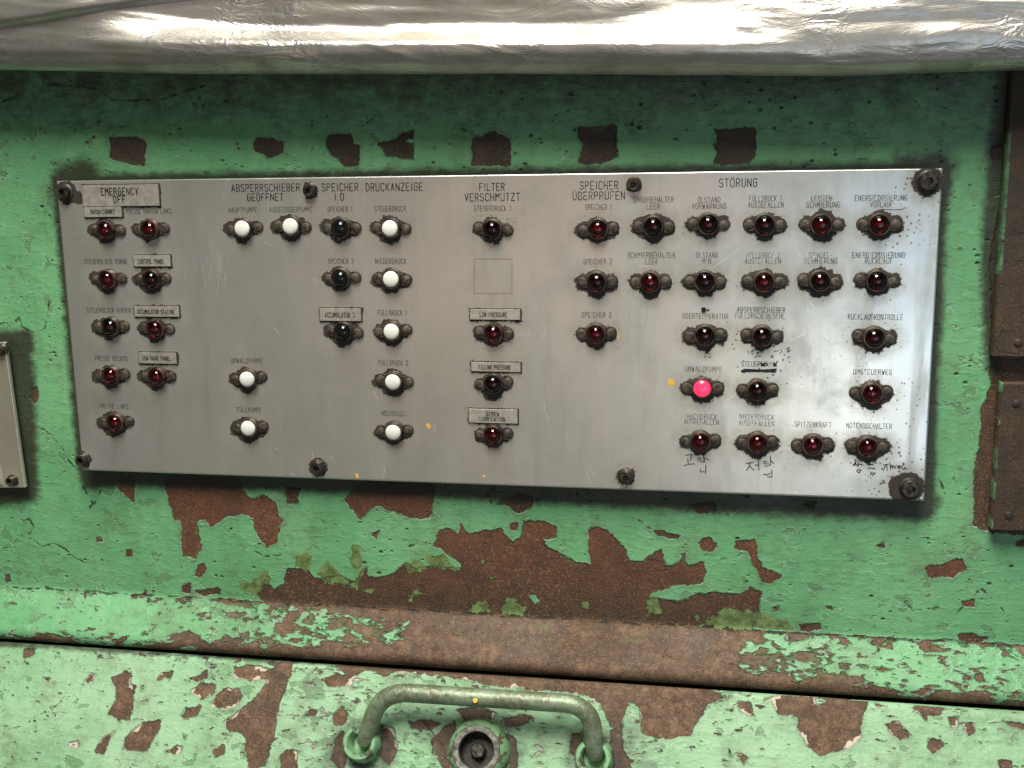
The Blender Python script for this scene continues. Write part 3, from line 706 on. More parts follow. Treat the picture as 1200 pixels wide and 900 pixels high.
# ------------------------------------------------------------------ indicator panel
LAMPS = [  # x, y, colour, caption
 (122,269.7,'R','SWITCH CABINET'),(173.7,269,'R','PRESSE HINTEN LINKS'),(123.8,327.5,'R','STEUERBLOCK VORNE'),(175.5,327.5,'D','CONTROL PANEL'),
 (127,383.7,'D','STEUERBLOCK HINTEN'),(180,385.7,'R','ACCUMULATOR STATION'),(128,441,'R','PRESSE RECHTS'),(181.8,442,'R','TOW HAND PANEL'),(132.8,496,'R','PRESSE LINKS'),
 (283,268,'W','HAUPTPUMPE'),(339.5,265.6,'W','AUSSTOSSERPUMPE'),(398,267.6,'B','SPEICHER 1'),(456.5,268,'W','STEUERDRUCK'),
 (398,326.5,'B','SPEICHER 2'),(457.6,327.6,'W','NIEDERDRUCK'),(401,389.6,'B','ACCUMULATOR 3'),(458.2,389,'W','FÜLLDRUCK 1'),(288.6,444.4,'W','UMWÄLZPUMPE'),
 (460,447.8,'W','FÜLLDRUCK 2'),(290.3,502.3,'W','FÜLLPUMPE'),(460,506.7,'W','HOCHDRUCK'),
 (576,269,'D','STEUERDRUCK 1'),(577.3,391.5,'R','LOW PRESSURE'),(576.8,450.7,'D','FILLING PRESSURE'),(577,510.7,'R','SCREW LUBRICATION'),
 (700,268.6,'R','SPEICHER 1'),(699,330.8,'D','SPEICHER 2'),(698,392,'R','SPEICHER 3'),
 (765.3,265.5,'K','SPRÜHBEHÄLTER LEER'),(829.7,263.2,'D','ÖLSTAND VORWARNUNG'),(896.5,263.8,'D','FÜLLDRUCK 1 AUSGEFALLEN'),(963,263.8,'R','LEISTENSCHMIERUNG'),(1031.5,263.2,'R','ENERGIEDOSIERUNG VORLAUF'),
 (761.8,331.3,'R','SCHMIERBEHÄLTER LEER'),(826,330.4,'D','ÖLSTAND MIN'),(895.5,330.4,'R','FÜLLDRUCK 2 AUSGEFALLEN'),(961,330,'D','SPINDELSCHMIERUNG'),(1028.4,329.6,'D','ENERGIEDOSIERUNG RÜCKLAUF'),
 (826,394,'D','ÜBERTEMPERATUR'),(893,394.6,'D','ABSPERRSCHIEBER FÜLLDRUCK BESCHL.'),(1025.3,396.5,'D','RÜCKLAUFKONTROLLE'),
 (822.7,455.8,'P','UMWÄLZPUMPE'),(888,458.3,'K','STEUERDRUCK'),(1022,461.4,'R','UMSTEUERWEG'),
 (820.7,518.5,'R','HOCHDRUCK AUSGEFALLEN'),(887.5,520,'R','NIEDERDRUCK AUSGEFALLEN'),(952.8,523,'R','SPITZENKRAFT'),(1017,524.7,'R','NOTENDSCHALTER')]
SCREWS = [(77,225,1.0),(364,223,0.75),(743,216,0.7),(1087,212,1.25),(98,538,0.85),(373,547,0.95),(734,558,0.85),(1066,571,1.3)]
TAGS = [((96.5,217),(188,241),[('EMERGENCY',120,163,224.3,8.0),('OFF',134.5,148,233.4,7.6)]),
 ((99,242.3),(144,254),[('SWITCH CABINET',107.5,135.5,248,4.6)]), ((157,299),(201,312),[('CONTROL PANEL',163,193.5,306,4.8)]),
 ((158,358.5),(211,371),[('ACCUMULATOR STATION',162.5,204.5,365,4.8)]), ((163,412.5),(208,426),[('TOW HAND PANEL',168.5,201.5,419.4,4.8)]),
 ((375,361),(424,376),[('ACCUMULATOR 3',382,416,368.8,5.4)]), ((551,362),(610,374.5),[('LOW PRESSURE',563,595,368.3,4.8)]),
 ((552.5,424),(610.5,435.5),[('FILLING PRESSURE',562,599,430,4.8)]), ((549.5,478.5),(607,496),[('SCREW',570.5,585,484.6,4.6),('LUBRICATION',563,592,490.6,4.6)])]
HEADS = [('ABSPERRSCHIEBER',271.5,351,220,8.2),('GEÖFFNET',290,331.5,231,8),('SPEICHER',377.5,419.5,219.3,8.2),('I.O.',392.5,406,230.6,8),('DRUCKANZEIGE',429,495,219,8.4),
 ('FILTER',562,591,219,8),('VERSCHMUTZT',545,609,231,8.2),('SPEICHER',680,724,217.2,8.4),('ÜBERPRÜFEN',671.5,732,229.3,8.4),('STÖRUNG',843,887,214.2,8.6)]
CAPS = [('PRESSE HINTEN LINKS',148,201,247.5,.75),('STEUERBLOCK VORNE',99,149,306.5,.7),('STEUERBLOCK HINTEN',102,153,363.5,.6),('PRESSE RECHTS',112,149,420,.7),('PRESSE LINKS',117,150,476,.7),
 ('HAUPTPUMPE',268,301,246,.5),('AUSSTOSSERPUMPE',316,366,245.5,.5),('SPEICHER 1',384,413,245,.5),('STEUERDRUCK',439,475.5,244.5,.45),('SPEICHER 2',385,414,306,.45),('NIEDERDRUCK',440,476,306,.45),
 ('FÜLLDRUCK 1',443,477,366.5,.5),('FÜLLDRUCK 2',444,478,425.2,.45),('UMWÄLZPUMPE',271,308,422.7,.5),('FÜLLPUMPE',278,306,480.2,.5),('HOCHDRUCK',447,476,484.5,.6),
 ('STEUERDRUCK 1',556,599,244,.4),('SPEICHER 1',686,717,242.5,.3),('SPEICHER 2',684,717,306.5,.4),('SPEICHER 3',682,716,369,.5),
 ('SPRÜHBEHÄLTER',742,789,234,.3),('LEER',758,773,242,.35),('ÖLSTAND',818,844,234,.4),('VORWARNUNG',811,851,241.5,.35),('FÜLLDRUCK 1',878,916,232.5,.35),('AUSGEFALLEN',877,918,240,.3),
 ('LEISTEN-',951,977,232.5,.2),('SCHMIERUNG',945,984,240,.2),('ENERGIEDOSIERUNG',1002,1063,232,.15),('VORLAUF',1020,1046,239.5,.15),
 ('SCHMIERBEHÄLTER',736,791,299,.45),('LEER',757,770,306.5,.5),('ÖLSTAND',816,841,299,.45),('MIN',823.5,833,306,.4),('FÜLLDRUCK 2',875,913.5,299,.4),('AUSGEFALLEN',873,915,306,.35),
 ('SPINDEL-',948,975,299,.3),('SCHMIERUNG',943,981,306,.3),('ENERGIEDOSIERUNG',999,1060,299,.25),('RÜCKLAUF',1014,1046,306,.3),
 ('ÜBERTEMPERATUR',800,853,370.4,.35),('ABSPERRSCHIEBER',864,920,363.3,.25),('FÜLLDRUCK BESCHL.',862,922,370.4,.35),('RÜCKLAUFKONTROLLE',994,1058,371.5,.2),
 ('UMWÄLZPUMPE',803,846,432.5,.35),('STEUERDRUCK',869,910,426.6,.15),('UMSTEUERWEG',1000,1045,436,.2),('HOCHDRUCK',805,840,488,.35),('AUSGEFALLEN',802,842,494.3,.35),
 ('NIEDERDRUCK',867,907,488.6,.3),('AUSGEFALLEN',866,907,496,.3),('SPITZENKRAFT',931.5,974,497.5,.3),('NOTENDSCHALTER',992,1045,499,.2)]

def PX(px, py): q = on_plate(px, py); return (q[0], q[2])
ppm = abs(PX(610, 450)[0]-PX(590, 450)[0])/20      # metres per pixel at the plate
# plate: gridded front with rounded edge, so that dirt can be laid where it lies
gx = np.concatenate([[-PW/2, -PW/2], np.linspace(-PW/2+0.0004, PW/2-0.0004, 620), [PW/2, PW/2]])
gz = np.concatenate([[PH/2, PH/2], np.linspace(PH/2-0.0004, -PH/2+0.0004, 230), [-PH/2, -PH/2]])
fp = Field(np.linspace(-PW/2, PW/2, len(gx)), np.linspace(PH/2, -PH/2, len(gz)))
X, Z = np.meshgrid(gx, gz)
dep = np.zeros(X.shape); 
dep[:, [0, -1]] = 0.003; dep[[0, -1], :] = 0.003; 
inner = np.ones(X.shape, bool); inner[:, [0, 1, -2, -1]] = False; inner[[0, 1, -2, -1], :] = False
dep[~inner & (dep == 0)] = 0.0004
P = np.stack([X, PLATE_Y+dep, Z], -1)
grime = np.full(X.shape, -0.02); spat = np.zeros(X.shape)
for (px, py, c, cap) in LAMPS:
    x, z = PX(px, py); e = 0.0100*random.uniform(0.96, 1.06); dz = random.uniform(-0.0004, 0.0006); r0 = random.uniform(0.0072, 0.0088)
    # flange footprint plus a dark ragged margin round it, reaching further below
    d1 = np.hypot(X-x, Z-z+0.0006)-r0
    d2a = seg_dist(X, Z, (x-e+.0025, z+dz), (x+e-.0025, z+dz))-random.uniform(0.0040, 0.0052)
    d3 = np.hypot((X-x)*1.1, Z-z+random.uniform(.0, .0025))-random.uniform(0.0062, 0.0080)
    grime = np.maximum(grime, -np.minimum(np.minimum(d1, d2a), d3))
for (px, py, k_) in SCREWS:
    x, z = PX(px, py); grime = np.maximum(grime, -(np.hypot(X-x, Z-z)-0.0066*k_))
for px, py, r in ((1087, 212, .011), (1060, 572, .012), (78, 226, .010), (92, 232, .006)):
    x, z = PX(px, py); grime = np.maximum(grime, -(np.hypot(X-x, Z-z)-r*0.75))
for (a, b, _) in TAGS:
    x0, z0 = PX(*a); x1, z1 = PX(*b); cx_, cz_ = (x0+x1)/2, (z0+z1)/2; hx, hz = abs(x1-x0)/2, abs(z1-z0)/2
    qx, qz = np.abs(X-cx_)-hx, np.abs(Z-cz_+0.0004)-hz
    d = np.hypot(np.maximum(qx, 0), np.maximum(qz, 0))+np.minimum(np.maximum(qx, qz), 0)-0.0009
    grime = np.maximum(grime, -d)
def blot(px, py, r, val):
    global spat
    x, z = PX(px, py); spat = np.maximum(spat, val*np.clip(1.4-np.hypot(X-x, Z-z)/r, 0, 1))
for b in ((1060,555,.03,1),(1090,250,.03,.7),(1080,215,.02,.9),(1000,575,.04,.6),(1075,470,.03,.7),(1000,440,.035,.5),(890,410,.018,.9),(105,520,.03,.6),(1050,520,.03,.6),(350,540,.012,.6),(720,556,.012,.7),(480,300,.02,.4),(578,260,.015,.8),(700,265,.012,.4)): blot(*b)
me = grid_mesh('indicator_panel', P, dict(grime=grime, spatter=spat))
panel = link('indicator_panel', me, M_plate)
tag(panel, 'wide brushed aluminium indicator panel with rows of small red, white and black lamps', 'control panel')
bm = bmesh.new()
extrude_outline(bm, [(-PW/2+.004, -PH/2+.004), (PW/2-.004, -PH/2+.004), (PW/2-.004, PH/2-.004), (-PW/2+.004, PH/2-.004)], 0.001, PLATE_Y+0.0025)
link('backing_frame', bm_mesh('backing_frame', bm, False), M_backing, panel)

# ---- lettering: single-stroke engraver's alphabet
GL = {'A':'00 26 40;12 32','B':'00 06 26 36 45 44 33 03;33 42 41 30 00','C':'45 36 16 05 01 10 30 41','D':'00 06 26 44 42 20 00','E':'46 06 00 40;03 33','F':'46 06 00;03 33','G':'45 36 16 05 01 10 30 41 43 23',
'H':'00 06;40 46;03 43','I':'20 26','J':'46 41 30 10 01','K':'00 06;46 02;13 40','L':'06 00 40','M':'00 06 23 46 40','N':'00 06 40 46','O':'10 01 05 16 36 45 41 30 10','P':'00 06 36 45 44 33 03','R':'00 06 36 45 44 33 03;23 40',
'S':'45 36 16 05 04 13 33 42 41 30 10 01','T':'06 46;26 20','U':'06 01 10 30 41 46','V':'06 20 46','W':'06 10 24 30 46','X':'06 40;00 46','Y':'06 23 46;23 20','Z':'06 46 00 40','1':'15 26 20','2':'05 16 36 45 44 00 40','3':'05 16 36 45 44 33 42 41 30 10 01','.':'20 20','-':'13 33',' ':''}
for um, base in (('Ä','A'),('Ö','O'),('Ü','U')): GL[um] = GL[base]+';17 17;37 37'
ADV = {'I':0.35, '.':0.35, ' ':0.75, '1':0.7, '-':0.7}
lay = [0]
def capsule(bm, a, b, r, y, n=5):
    dx, dz = b[0]-a[0], b[1]-a[1]; L = math.hypot(dx, dz)
    ang = math.atan2(dz, dx) if L > 1e-9 else 0.0
    vs = []
    lay[0] = (lay[0]+1) % 40; yy = y-lay[0]*2.5e-6
    for i in range(n+1):
        t = ang-math.pi/2+math.pi*i/n; vs.append((b[0]+r*math.cos(t), b[1]+r*math.sin(t)))
    for i in range(n+1):
        t = ang+math.pi/2+math.pi*i/n; vs.append((a[0]+r*math.cos(t), a[1]+r*math.sin(t)))
    f = bm.faces.new([bm.verts.new((p[0], yy, p[1])) for p in vs])
def write(bm, text, x0, x1, z, h, y, r, wear=0.0):
    adv = [ADV.get(c, 1.0) for c in text]
    gap = 0.62
    tot = sum(adv)+gap*(len(text)-1); s = (x1-x0)/tot; x = x0
    for c, a in zip(text, adv):
        for poly in GL[c].split(';'):
            pts = [(int(q[0])/4, int(q[1])/6) for q in poly.split()]
            if a < 1 and c in 'I.1-': pts = [((p[0]-0.5)*1.0+a/2, p[1]) for p in pts]
            pts = [(x+p[0]*s*(1 if c not in 'I.' else 1), z+(p[1]-0.5)*h) for p in pts]
            for p, q in zip(pts, pts[1:]):
                n = max(1, int(math.hypot(q[0]-p[0], q[1]-p[1])/(h*0.35)))
                for i in range(n):
                    if random.random() < wear*0.05: continue
                    A_ = (p[0]+(q[0]-p[0])*i/n, p[1]+(q[1]-p[1])*i/n); B_ = (p[0]+(q[0]-p[0])*(i+1)/n, p[1]+(q[1]-p[1])*(i+1)/n)
                    capsule(bm, A_, B_, r*random.uniform(0.8, 1.15), y)
        x += (a+gap)*s
def lettering(name, items, y, r, mat, parent, label=None):
    bm = bmesh.new()
    for (text, a, b, py, h, wear) in items:
        x0, z0 = PX(a, py); x1, z1 = PX(b, py); write(bm, text, x0, x1, (z0+z1)/2, h*ppm, y, r, wear)
    for f in bm.faces:
        if f.normal.y > 0: f.normal_flip()
    me = bpy.data.meshes.new(name); bm.to_mesh(me); bm.free()
    o = link(name, me, mat, parent)
    if label: o['label'] = label
    return o
YT = PLATE_Y-0.00012
for (text, a, b, py, h) in HEADS:
    lettering('engraved_heading', [(text, a, b, py, h, 0.0)], YT, 0.00023, M_ink, panel, 'engraved heading '+text)
i = 0
for (text, a, b, py, wear) in CAPS:
    lettering('engraved_caption', [(text, a, b, py, 5.6, min(wear, 0.35))], YT, 0.000145, M_inkw if wear > .28 else M_ink, panel, 'engraved caption '+text)
# ---- stuck-on English tag plates
for (a, b, lines) in TAGS:
    x0, z0 = PX(*a); x1, z1 = PX(*b)
    bm = bmesh.new()
    cx_, cz_ = (x0+x1)/2, (z0+z1)/2; hx, hz = abs(x1-x0)/2, abs(z1-z0)/2; tl = random.uniform(-0.006, 0.006)*(0.3 if b[0]-a[0] > 70 else 1)
    rot = lambda x, z: (cx_+x*math.cos(tl)-z*math.sin(tl), cz_+x*math.sin(tl)+z*math.cos(tl))
    extrude_outline(bm, [rot(-hx, -hz), rot(hx, -hz), rot(hx, hz), rot(-hx, hz)], PLATE_Y+0.0002, PLATE_Y-0.0014, 0.0003)
    tb_ = bmesh.new(); extrude_outline(tb_, [rot(-hx-.0006, -hz-.0007), rot(hx+.0007, -hz-.0007), rot(hx+.0007, hz+.0005), rot(-hx-.0006, hz+.0005)], PLATE_Y+0.0002, PLATE_Y-0.0005, 0.0001)
    tg = link('tag_plate', bm_mesh('tag_plate', bm, False), M_tagmetal, panel)
    tg['label'] = 'raised metal tag reading '+' '.join(l[0] for l in lines)
    link('tag_backing', bm_mesh('tag_backing', tb_, False), M_rim, tg)
    big = lines[0][0] == 'EMERGENCY'
    lettering('tag_lettering', [(t, p, q, y, h, 0.0) for (t, p, q, y, h) in lines], PLATE_Y-0.0014-0.00012, 0.00027 if big else 0.00017, M_ink, tg)
# ---- mounting screws
def screw_mesh(k_):
    bm = bmesh.new(); R = 0.0044*k_**0.5
    lathe(bm, [(R*1.18, -0.0005), (R*1.18, 0.0007), (R*1.05, 0.0010), (R*0.98, 0.0012), (R*0.98, 0.0036), (R*0.86, 0.0044), (R*0.56, 0.0044)], 28)
    # hexagon socket
    hx = [(R*0.50*math.cos(math.pi/3*i), R*0.50*math.sin(math.pi/3*i)) for i in range(6)]
    top = [bm.verts.new((x, -0.0044, z)) for x, z in hx]; bot = [bm.verts.new((x*0.96, -0.0016, z*0.96)) for x, z in hx]
    for i in range(6): bm.faces.new((top[i], top[(i+1) % 6], bot[(i+1) % 6], bot[i]))
    bm.faces.new(bot)
    # bridge rim circle to hexagon
    rim = [v for v in bm.verts if abs(v.co.y+0.0044) < 1e-7 and abs(math.hypot(v.co.x, v.co.z)-R*0.56) < 1e-6]
    es = [e for e in bm.edges if (e.verts[0] in rim and e.verts[1] in rim)] + [e for e in bm.edges if (e.verts[0] in top and e.verts[1] in top)]
    bmesh.ops.bridge_loops(bm, edges=es)
    return bm_mesh('mounting_screw', bm, angle=35)
for (px, py, k_) in SCREWS:
    x, z = PX(px, py); o = link('mounting_screw', screw_mesh(k_), M_screw, panel)
    o.location = (x, PLATE_Y, z); o.rotation_euler = (0, random.uniform(0, 1), 0)
# ---- indicator lamps
def flange_outline():
    e, re, rc = 0.0082, 0.0038, 0.0064
    pts = []
    # union outline of a disc and two ears
    for i in range(72):
        a = 2*math.pi*i/72; best = rc
        ca, sa = math.cos(a), math.sin(a)
        for sx in (-1, 1):
            # ray against ear circle at (sx*e, 0)
            b = ca*sx*e; disc = b*b-(e*e-re*re)
            if disc > 0: best = max(best, b+math.sqrt(disc))
            # straight web between ear and hub
        if abs(ca) > 0.55 and abs(sa*best) < re: best = max(best, min(abs(e/ca), (re*0.93)/max(abs(sa), 1e-3)))
        pts.append((best*ca, best*sa))
    return pts
bm = bmesh.new(); extrude_outline(bm, flange_outline(), 0.0, -0.0013, 0.0004)
ME_flange = bm_mesh('indicator_lamp', bm, angle=35)
bm = bmesh.new(); lathe(bm, [(0.0062, 0.001), (0.0060, 0.0022), (0.0058, 0.0040), (0.0056, 0.0046), (0.0052, 0.0046), (0.0050, 0.0042), (0.00495, 0.0016), (0.0, 0.0010)], 32)
ME_bezel = bm_mesh('bezel', bm, angle=40)
def dome(R, base, hgt, n=9):
    pr = [(0.0, base)] if False else []
    pr.append((0.0, base-0.0006)); pr.append((R, base-0.0006)); 
    for i in range(n+1):
        a = math.pi/2*i/n; pr.append((R*math.cos(a), base+hgt*math.sin(a)))
    pr[-1] = (0.0, base+hgt)
    return pr
def lens_mesh(nm, R, base, h):
    bm = bmesh.new(); lathe(bm, dome(R, base, h), 28); return bm_mesh(nm, bm, angle=60)
ME_lens = {c: lens_mesh('lens', 0.0049, 0.0036, 0.0037) for c in 'RDKB'}
ME_lens['W'] = lens_mesh('lens', 0.0048, 0.0044, 0.0018)
ME_lens['P'] = lens_mesh('lens', 0.0048, 0.0046, 0.0022)
for c, m in (('R', M_red), ('D', M_dred), ('K', M_dred), ('B', M_black), ('W', M_white), ('P', M_lit)): ME_lens[c].materials.append(m)
bm = bmesh.new()
lathe(bm, [(0.0027, -0.0003), (0.0027, 0.0003), (0.0023, 0.0006), (0.0, 0.0006)], 18)
ME_scr = bm_mesh('flange_screw', bm, angle=40)
bm = bmesh.new(); lathe(bm, [(0.0046, 0.0012), (0.0042, 0.0020), (0.0028, 0.0024), (0.0014, 0.0031), (0, 0.0033)], 20)
ME_bowl = bm_mesh('reflector', bm); ME_bowl.materials.append(M_bowl)
proto = None
WORD = {'R': 'unlit red lamp', 'D': 'unlit dark red lamp', 'K': 'unlit blackish red lamp', 'B': 'unlit black lamp', 'W': 'white lamp', 'P': 'lit pink lamp'}
for (px, py, c, cap) in LAMPS:
    x, z = PX(px, py)
    # the photo shows the lens top; step back to the lamp's foot along the line of sight
    q = on_plate(px, py, 0.005); x, z = q[0], q[2]
    if proto is None:
        lamp = link('indicator_lamp', ME_flange, M_flange, panel)
        kids = [link('bezel', ME_bezel, M_bezel, lamp), link('lens', ME_lens['R'], None, lamp)]
        for sx in (-1, 1):
            s_ = link('flange_screw', ME_scr, M_ear, lamp); s_.location = (sx*0.0086, -0.0012, 0); kids.append(s_)
        kids.append(link('reflector', ME_bowl, None, lamp))
        proto = (lamp, kids)
    else:
        lamp = proto[0].copy(); C.objects.link(lamp); lamp.parent = panel
        for kd in proto[1]:
            if kd.name.startswith('reflector') and c in 'WBP': continue
            n_ = kd.copy(); C.objects.link(n_); n_.parent = lamp
            if kd.name.startswith('lens'): n_.data = ME_lens[c]
    lamp.location = (x, PLATE_Y, z); lamp.rotation_euler = (random.uniform(-0.05, 0.05), random.uniform(-0.12, 0.12), random.uniform(-0.05, 0.05))
    lamp['label'] = WORD[c]+' under the caption '+cap

# ---- handwriting, scratches, dabs, scribed square
def strokes(name, lines, r, mat, y=YT, label=None):
    bm = bmesh.new()
    for ln in lines:
        pts = [PX(*p) for p in ln]
        if len(pts) == 1: pts = pts*2
        for a, b in zip(pts, pts[1:]): capsule(bm, a, b, r, y)
    for f in bm.faces:
        if f.normal.y > 0: f.normal_flip()
    me = bpy.data.meshes.new(name); bm.to_mesh(me); bm.free()
    o = link(name, me, mat, panel)
    if label: o['label'] = label
    return o
K = lambda ox, oy, sc, lines: [[(ox+a/sc, oy+b/sc) for a, b in ln] for ln in lines]
strokes('handwriting', K(760, 460, 6.92, [[(300,508),(350,502),(340,550)],[(318,540),(322,575)],[(288,592),(330,582),(372,578)],[(398,535),(412,525),(422,540),(408,552),(396,545)],[(445,495),(452,560)],[(420,560),(455,562)],[(455,535),(490,545)],[(420,620),(424,645),(448,640)],[(466,590),(462,655)]]), 0.00027, M_pen, label='pen marks under HOCHDRUCK AUSGEFALLEN')
strokes('handwriting', K(760, 460, 6.92, [[(790,575),(850,566)],[(825,570),(815,600),(795,632)],[(822,598),(855,630)],[(862,590),(890,588)],[(892,560),(895,630)],[(935,560),(960,560)],[(938,560),(940,580),(972,576)],[(988,520),(992,580)],[(992,552),(1018,575)],[(945,600),(990,585)],[(932,668),(950,660),(960,672),(985,655)],[(1000,630),(1000,685),(965,684)]]), 0.00027, M_pen, label='pen marks under NIEDERDRUCK AUSGEFALLEN')
strokes('handwriting', K(900, 460, 5.714, [[(572,485),(590,460),(580,490)],[(582,470),(600,492)],[(602,455),(604,495)],[(602,478),(636,485)],[(605,512),(622,522),(608,538),(594,525),(605,512)],[(668,470),(690,462)],[(665,485),(705,482)],[(665,505),(708,508)],[(690,535),(710,540),(702,555),(686,546),(690,535)],
   [(770,485),(805,480)],[(788,485),(772,522)],[(795,485),(798,525)],[(815,470),(822,515)],[(832,505),(836,488),(850,508),(858,486)],[(868,490),(872,510),(882,488),(885,512)],[(912,480),(892,495),(905,515),(920,508),(912,498)],[(925,512),(930,514)]]), 0.00027, M_pen, label='pen marks under NOTENDSCHALTER')
strokes('handwriting', K(760, 345, 7.06, [[(465,500),(480,455),(512,452),(495,478),(470,482)],[(480,482),(505,495)],[(460,525),(475,510)],[(488,515),(515,522)],[(820,465),(832,490)],[(845,470),(870,460),(850,480)],[(880,525),(905,500)],[(1040,470),(1075,468)],[(1092,455),(1105,475)],[(1140,455),(1165,440)],[(1145,475),(1178,462)],[(1155,440),(1158,480)],[(1145,530),(1170,515)]]), 0.0002, M_pen, label='scribbles under the third row')
strokes('blotted_caption', K(760, 345, 7.06, [[(445,118),(450,145)],[(455,116),(458,145)],[(465,118),(466,142)],[(487,132),(494,130)]]), 0.0007, M_pen, label='blotted word above ÜBERTEMPERATUR')
strokes('blotted_caption', K(760, 345, 7.06, [[(772,632),(820,622),(900,634),(1052,620)],[(770,640),(860,636),(1050,642)],[(790,622),(900,626),(1040,634)],[(930,572),(960,592)],[(935,590),(962,570)],[(1035,572),(1055,592)],[(1036,590),(1056,572)]]), 0.00052, M_pen, label='scratched out bar under STEUERDRUCK')
strokes('scribed_square', [[(556,303.5),(600,303.5),(600,344),(555.5,344),(556,303.5)]], 0.00016, M_scribe, label='thin scribed square')
strokes('pencil_mark', K(900, 190, 5.625, [[(745,312),(880,314),(900,300)]]), 0.00018, M_pen)
strokes('yellow_paint_dab', [[(786,447),(788,449)],[(785.5,449)]], 0.0015, M_yellow)
strokes('yellow_paint_dab', [[(722.5,387),(724,396)],[(721,388),(723,392)]], 0.0005, M_yellow)
strokes('yellow_paint_dab', [[(501.5,498),(503,500)]], 0.0011, M_yellow)
strokes('yellow_paint_dab', [[(418,556),(419,559)],[(567,558)]], 0.0008, M_yellow)
scr = [[(637,470),(639,482),(643,495)],[(836,314),(865,292)],[(605,394),(622,390)],[(880,575),(868,562)],[(925,400),(945,390)],[(965,388),(972,386)],[(975,385),(990,381)],[(748,312),(770,313)],[(850,470),(862,462)],[(640,380),(636,400)]]
for q in range(26):
    x, y = random.uniform(120, 1060), random.uniform(270, 560); a = random.gauss(1.2, 0.7); L = random.uniform(3, 14)
    scr.append([(x, y), (x+L*math.cos(a)*.5+random.uniform(-1, 1), y+L*math.sin(a)*.5), (x+L*math.cos(a), y+L*math.sin(a))])
strokes('scratch_marks', scr, 0.00012, M_scratch)

# ------------------------------------------------------------------ small plate at the left edge
x1, z0 = [wall_pt(20, 401)[i] for i in (0, 2)]; zb = wall_pt(24, 571)[2]
q = on_plane(22, 486, (0, -0.007, 0), (0, 1, 0)); xr = q[0]
zt = on_plane(20, 401, (0, -0.007, 0), (0, 1, 0))[2]; zb = on_plane(24, 571, (0, -0.007, 0), (0, 1, 0))[2]
gx2 = np.concatenate([[xr-0.14, xr-0.14], np.linspace(xr-0.1396, xr-0.0004, 140), [xr, xr]])
gz2 = np.concatenate([[zt, zt], np.linspace(zt-0.0004, zb+0.0004, 90), [zb, zb]])
X2, Z2 = np.meshgrid(gx2, gz2); d_ = np.zeros(X2.shape); d_[:, [0, -1]] = 0.003; d_[[0, -1], :] = 0.003
g2 = np.full(X2.shape, -0.02)
sc2 = [on_plane(10, 409, (0, -0.007, 0), (0, 1, 0)), on_plane(17.5, 562, (0, -0.007, 0), (0, 1, 0))]
for s_ in sc2: g2 = np.maximum(g2, -(np.hypot(X2-s_[0], Z2-s_[2])-0.0042))
me = grid_mesh('blank_plate', np.stack([X2, -0.007+d_, Z2], -1), dict(grime=g2, spatter=np.full(X2.shape, 0.2)))
bp = link('blank_plate', me, M_beige); bp.matrix_world = Matrix.Translation((xr, 0, (zt+zb)/2)) @ Matrix.Rotation(math.radians(-2.2), 4, 'Y') @ Matrix.Translation((-xr-0.003, 0, -(zt+zb)/2)); tag(bp, 'small worn metal plate cut off by the left edge of the photo', 'metal plate')
bm = bmesh.new(); extrude_outline(bm, [(xr-.137, zb+.003), (xr-.003, zb+.003), (xr-.003, zt-.003), (xr-.137, zt-.003)], 0.001, -0.0045)
link('backing_frame', bm_mesh('backing_frame', bm, False), M_backing, bp)
for s_ in sc2:
    o = link('mounting_screw', screw_mesh(0.55), M_screw, bp); o.location = (s_[0], -0.007, s_[2])
bm = bmesh.new()
c0 = on_plane(2, 556, (0, -0.007, 0), (0, 1, 0))
extrude_outline(bm, [(c0[0]-.03, c0[2]-.006), (c0[0]+.001, c0[2]-.006), (c0[0]+.001, c0[2]+.006), (c0[0]-.03, c0[2]+.006)], -0.0068, -0.0082, 0.0003)
link('tag_plate', bm_mesh('tag_plate', bm, False), M_tagmetal, bp)

# ------------------------------------------------------------------ brown covers at the right edge
def cover(name, tlx, tly, blx, bly, out, label):
    P0 = on_plane(tlx, tly, (0, -out, 0), (0, 1, 0)); P1 = on_plane(blx, bly, (0, -out, 0), (0, 1, 0))
    xl = (P0[0]+P1[0])/2; xr_ = xl+0.12; zt_, zb_ = P0[2], P1[2]
    gx = np.concatenate([[xl, xl], np.linspace(xl+.0006, xr_-.0006, 120), [xr_, xr_]]); n_ = int((zt_-zb_)/0.001)
    gz = np.concatenate([[zt_, zt_], np.linspace(zt_-.0006, zb_+.0006, n_), [zb_, zb_]])
    X, Z = np.meshgrid(gx, gz); dp = np.zeros(X.shape); dp[:, [0, -1]] = out-0.0005; dp[[0, -1], :] = out-0.0005
    f = Field(np.linspace(xl, xr_, len(gx)), np.linspace(zt_, zb_, len(gz))); f.X, f.Y = X, Z
    edge = np.minimum(np.minimum(X-xl, xr_-X), np.minimum(zt_-Z, Z-zb_))
    f.chip = edge-0.0020; f.tone[:] = 0.40; f.wear[:] = 0.05; f.grime[:] = 0.55
    return X, Z, dp, f, out, name, label, zt_, xl
def finish_cover(X, Z, dp, f, out, name, label, zt_, xl):
    o = link('cover_plate', grid_mesh('cover_plate', np.stack([X, -out+dp, Z], -1), f.attrs()), M_wall)
    tag(o, label, 'cover plate', 'brown cover plates'); return o
c1 = cover('cover_plate', 1184, 60, 1168, 418, 0.010, 'upper brown cover plate, still dark green at its top, at the right edge')
Zs = c1[1]; zsw = on_plane(1185, 322, (0, -.01, 0), (0, 1, 0))[2]
c1[3].chip = np.where((Zs > zsw) & (Zs < zsw+0.075) & (c1[0]-c1[8] < 0.0022), -0.0012, 0.01)
c1[3].grime = np.clip(0.52+(Zs-zsw)/0.20, 0.52, 0.66)
o1 = finish_cover(*c1)
c2_ = cover('cover_plate', 1172, 449, 1164, 621, 0.010, 'lower brown cover plate with green left on its edge, at the right')
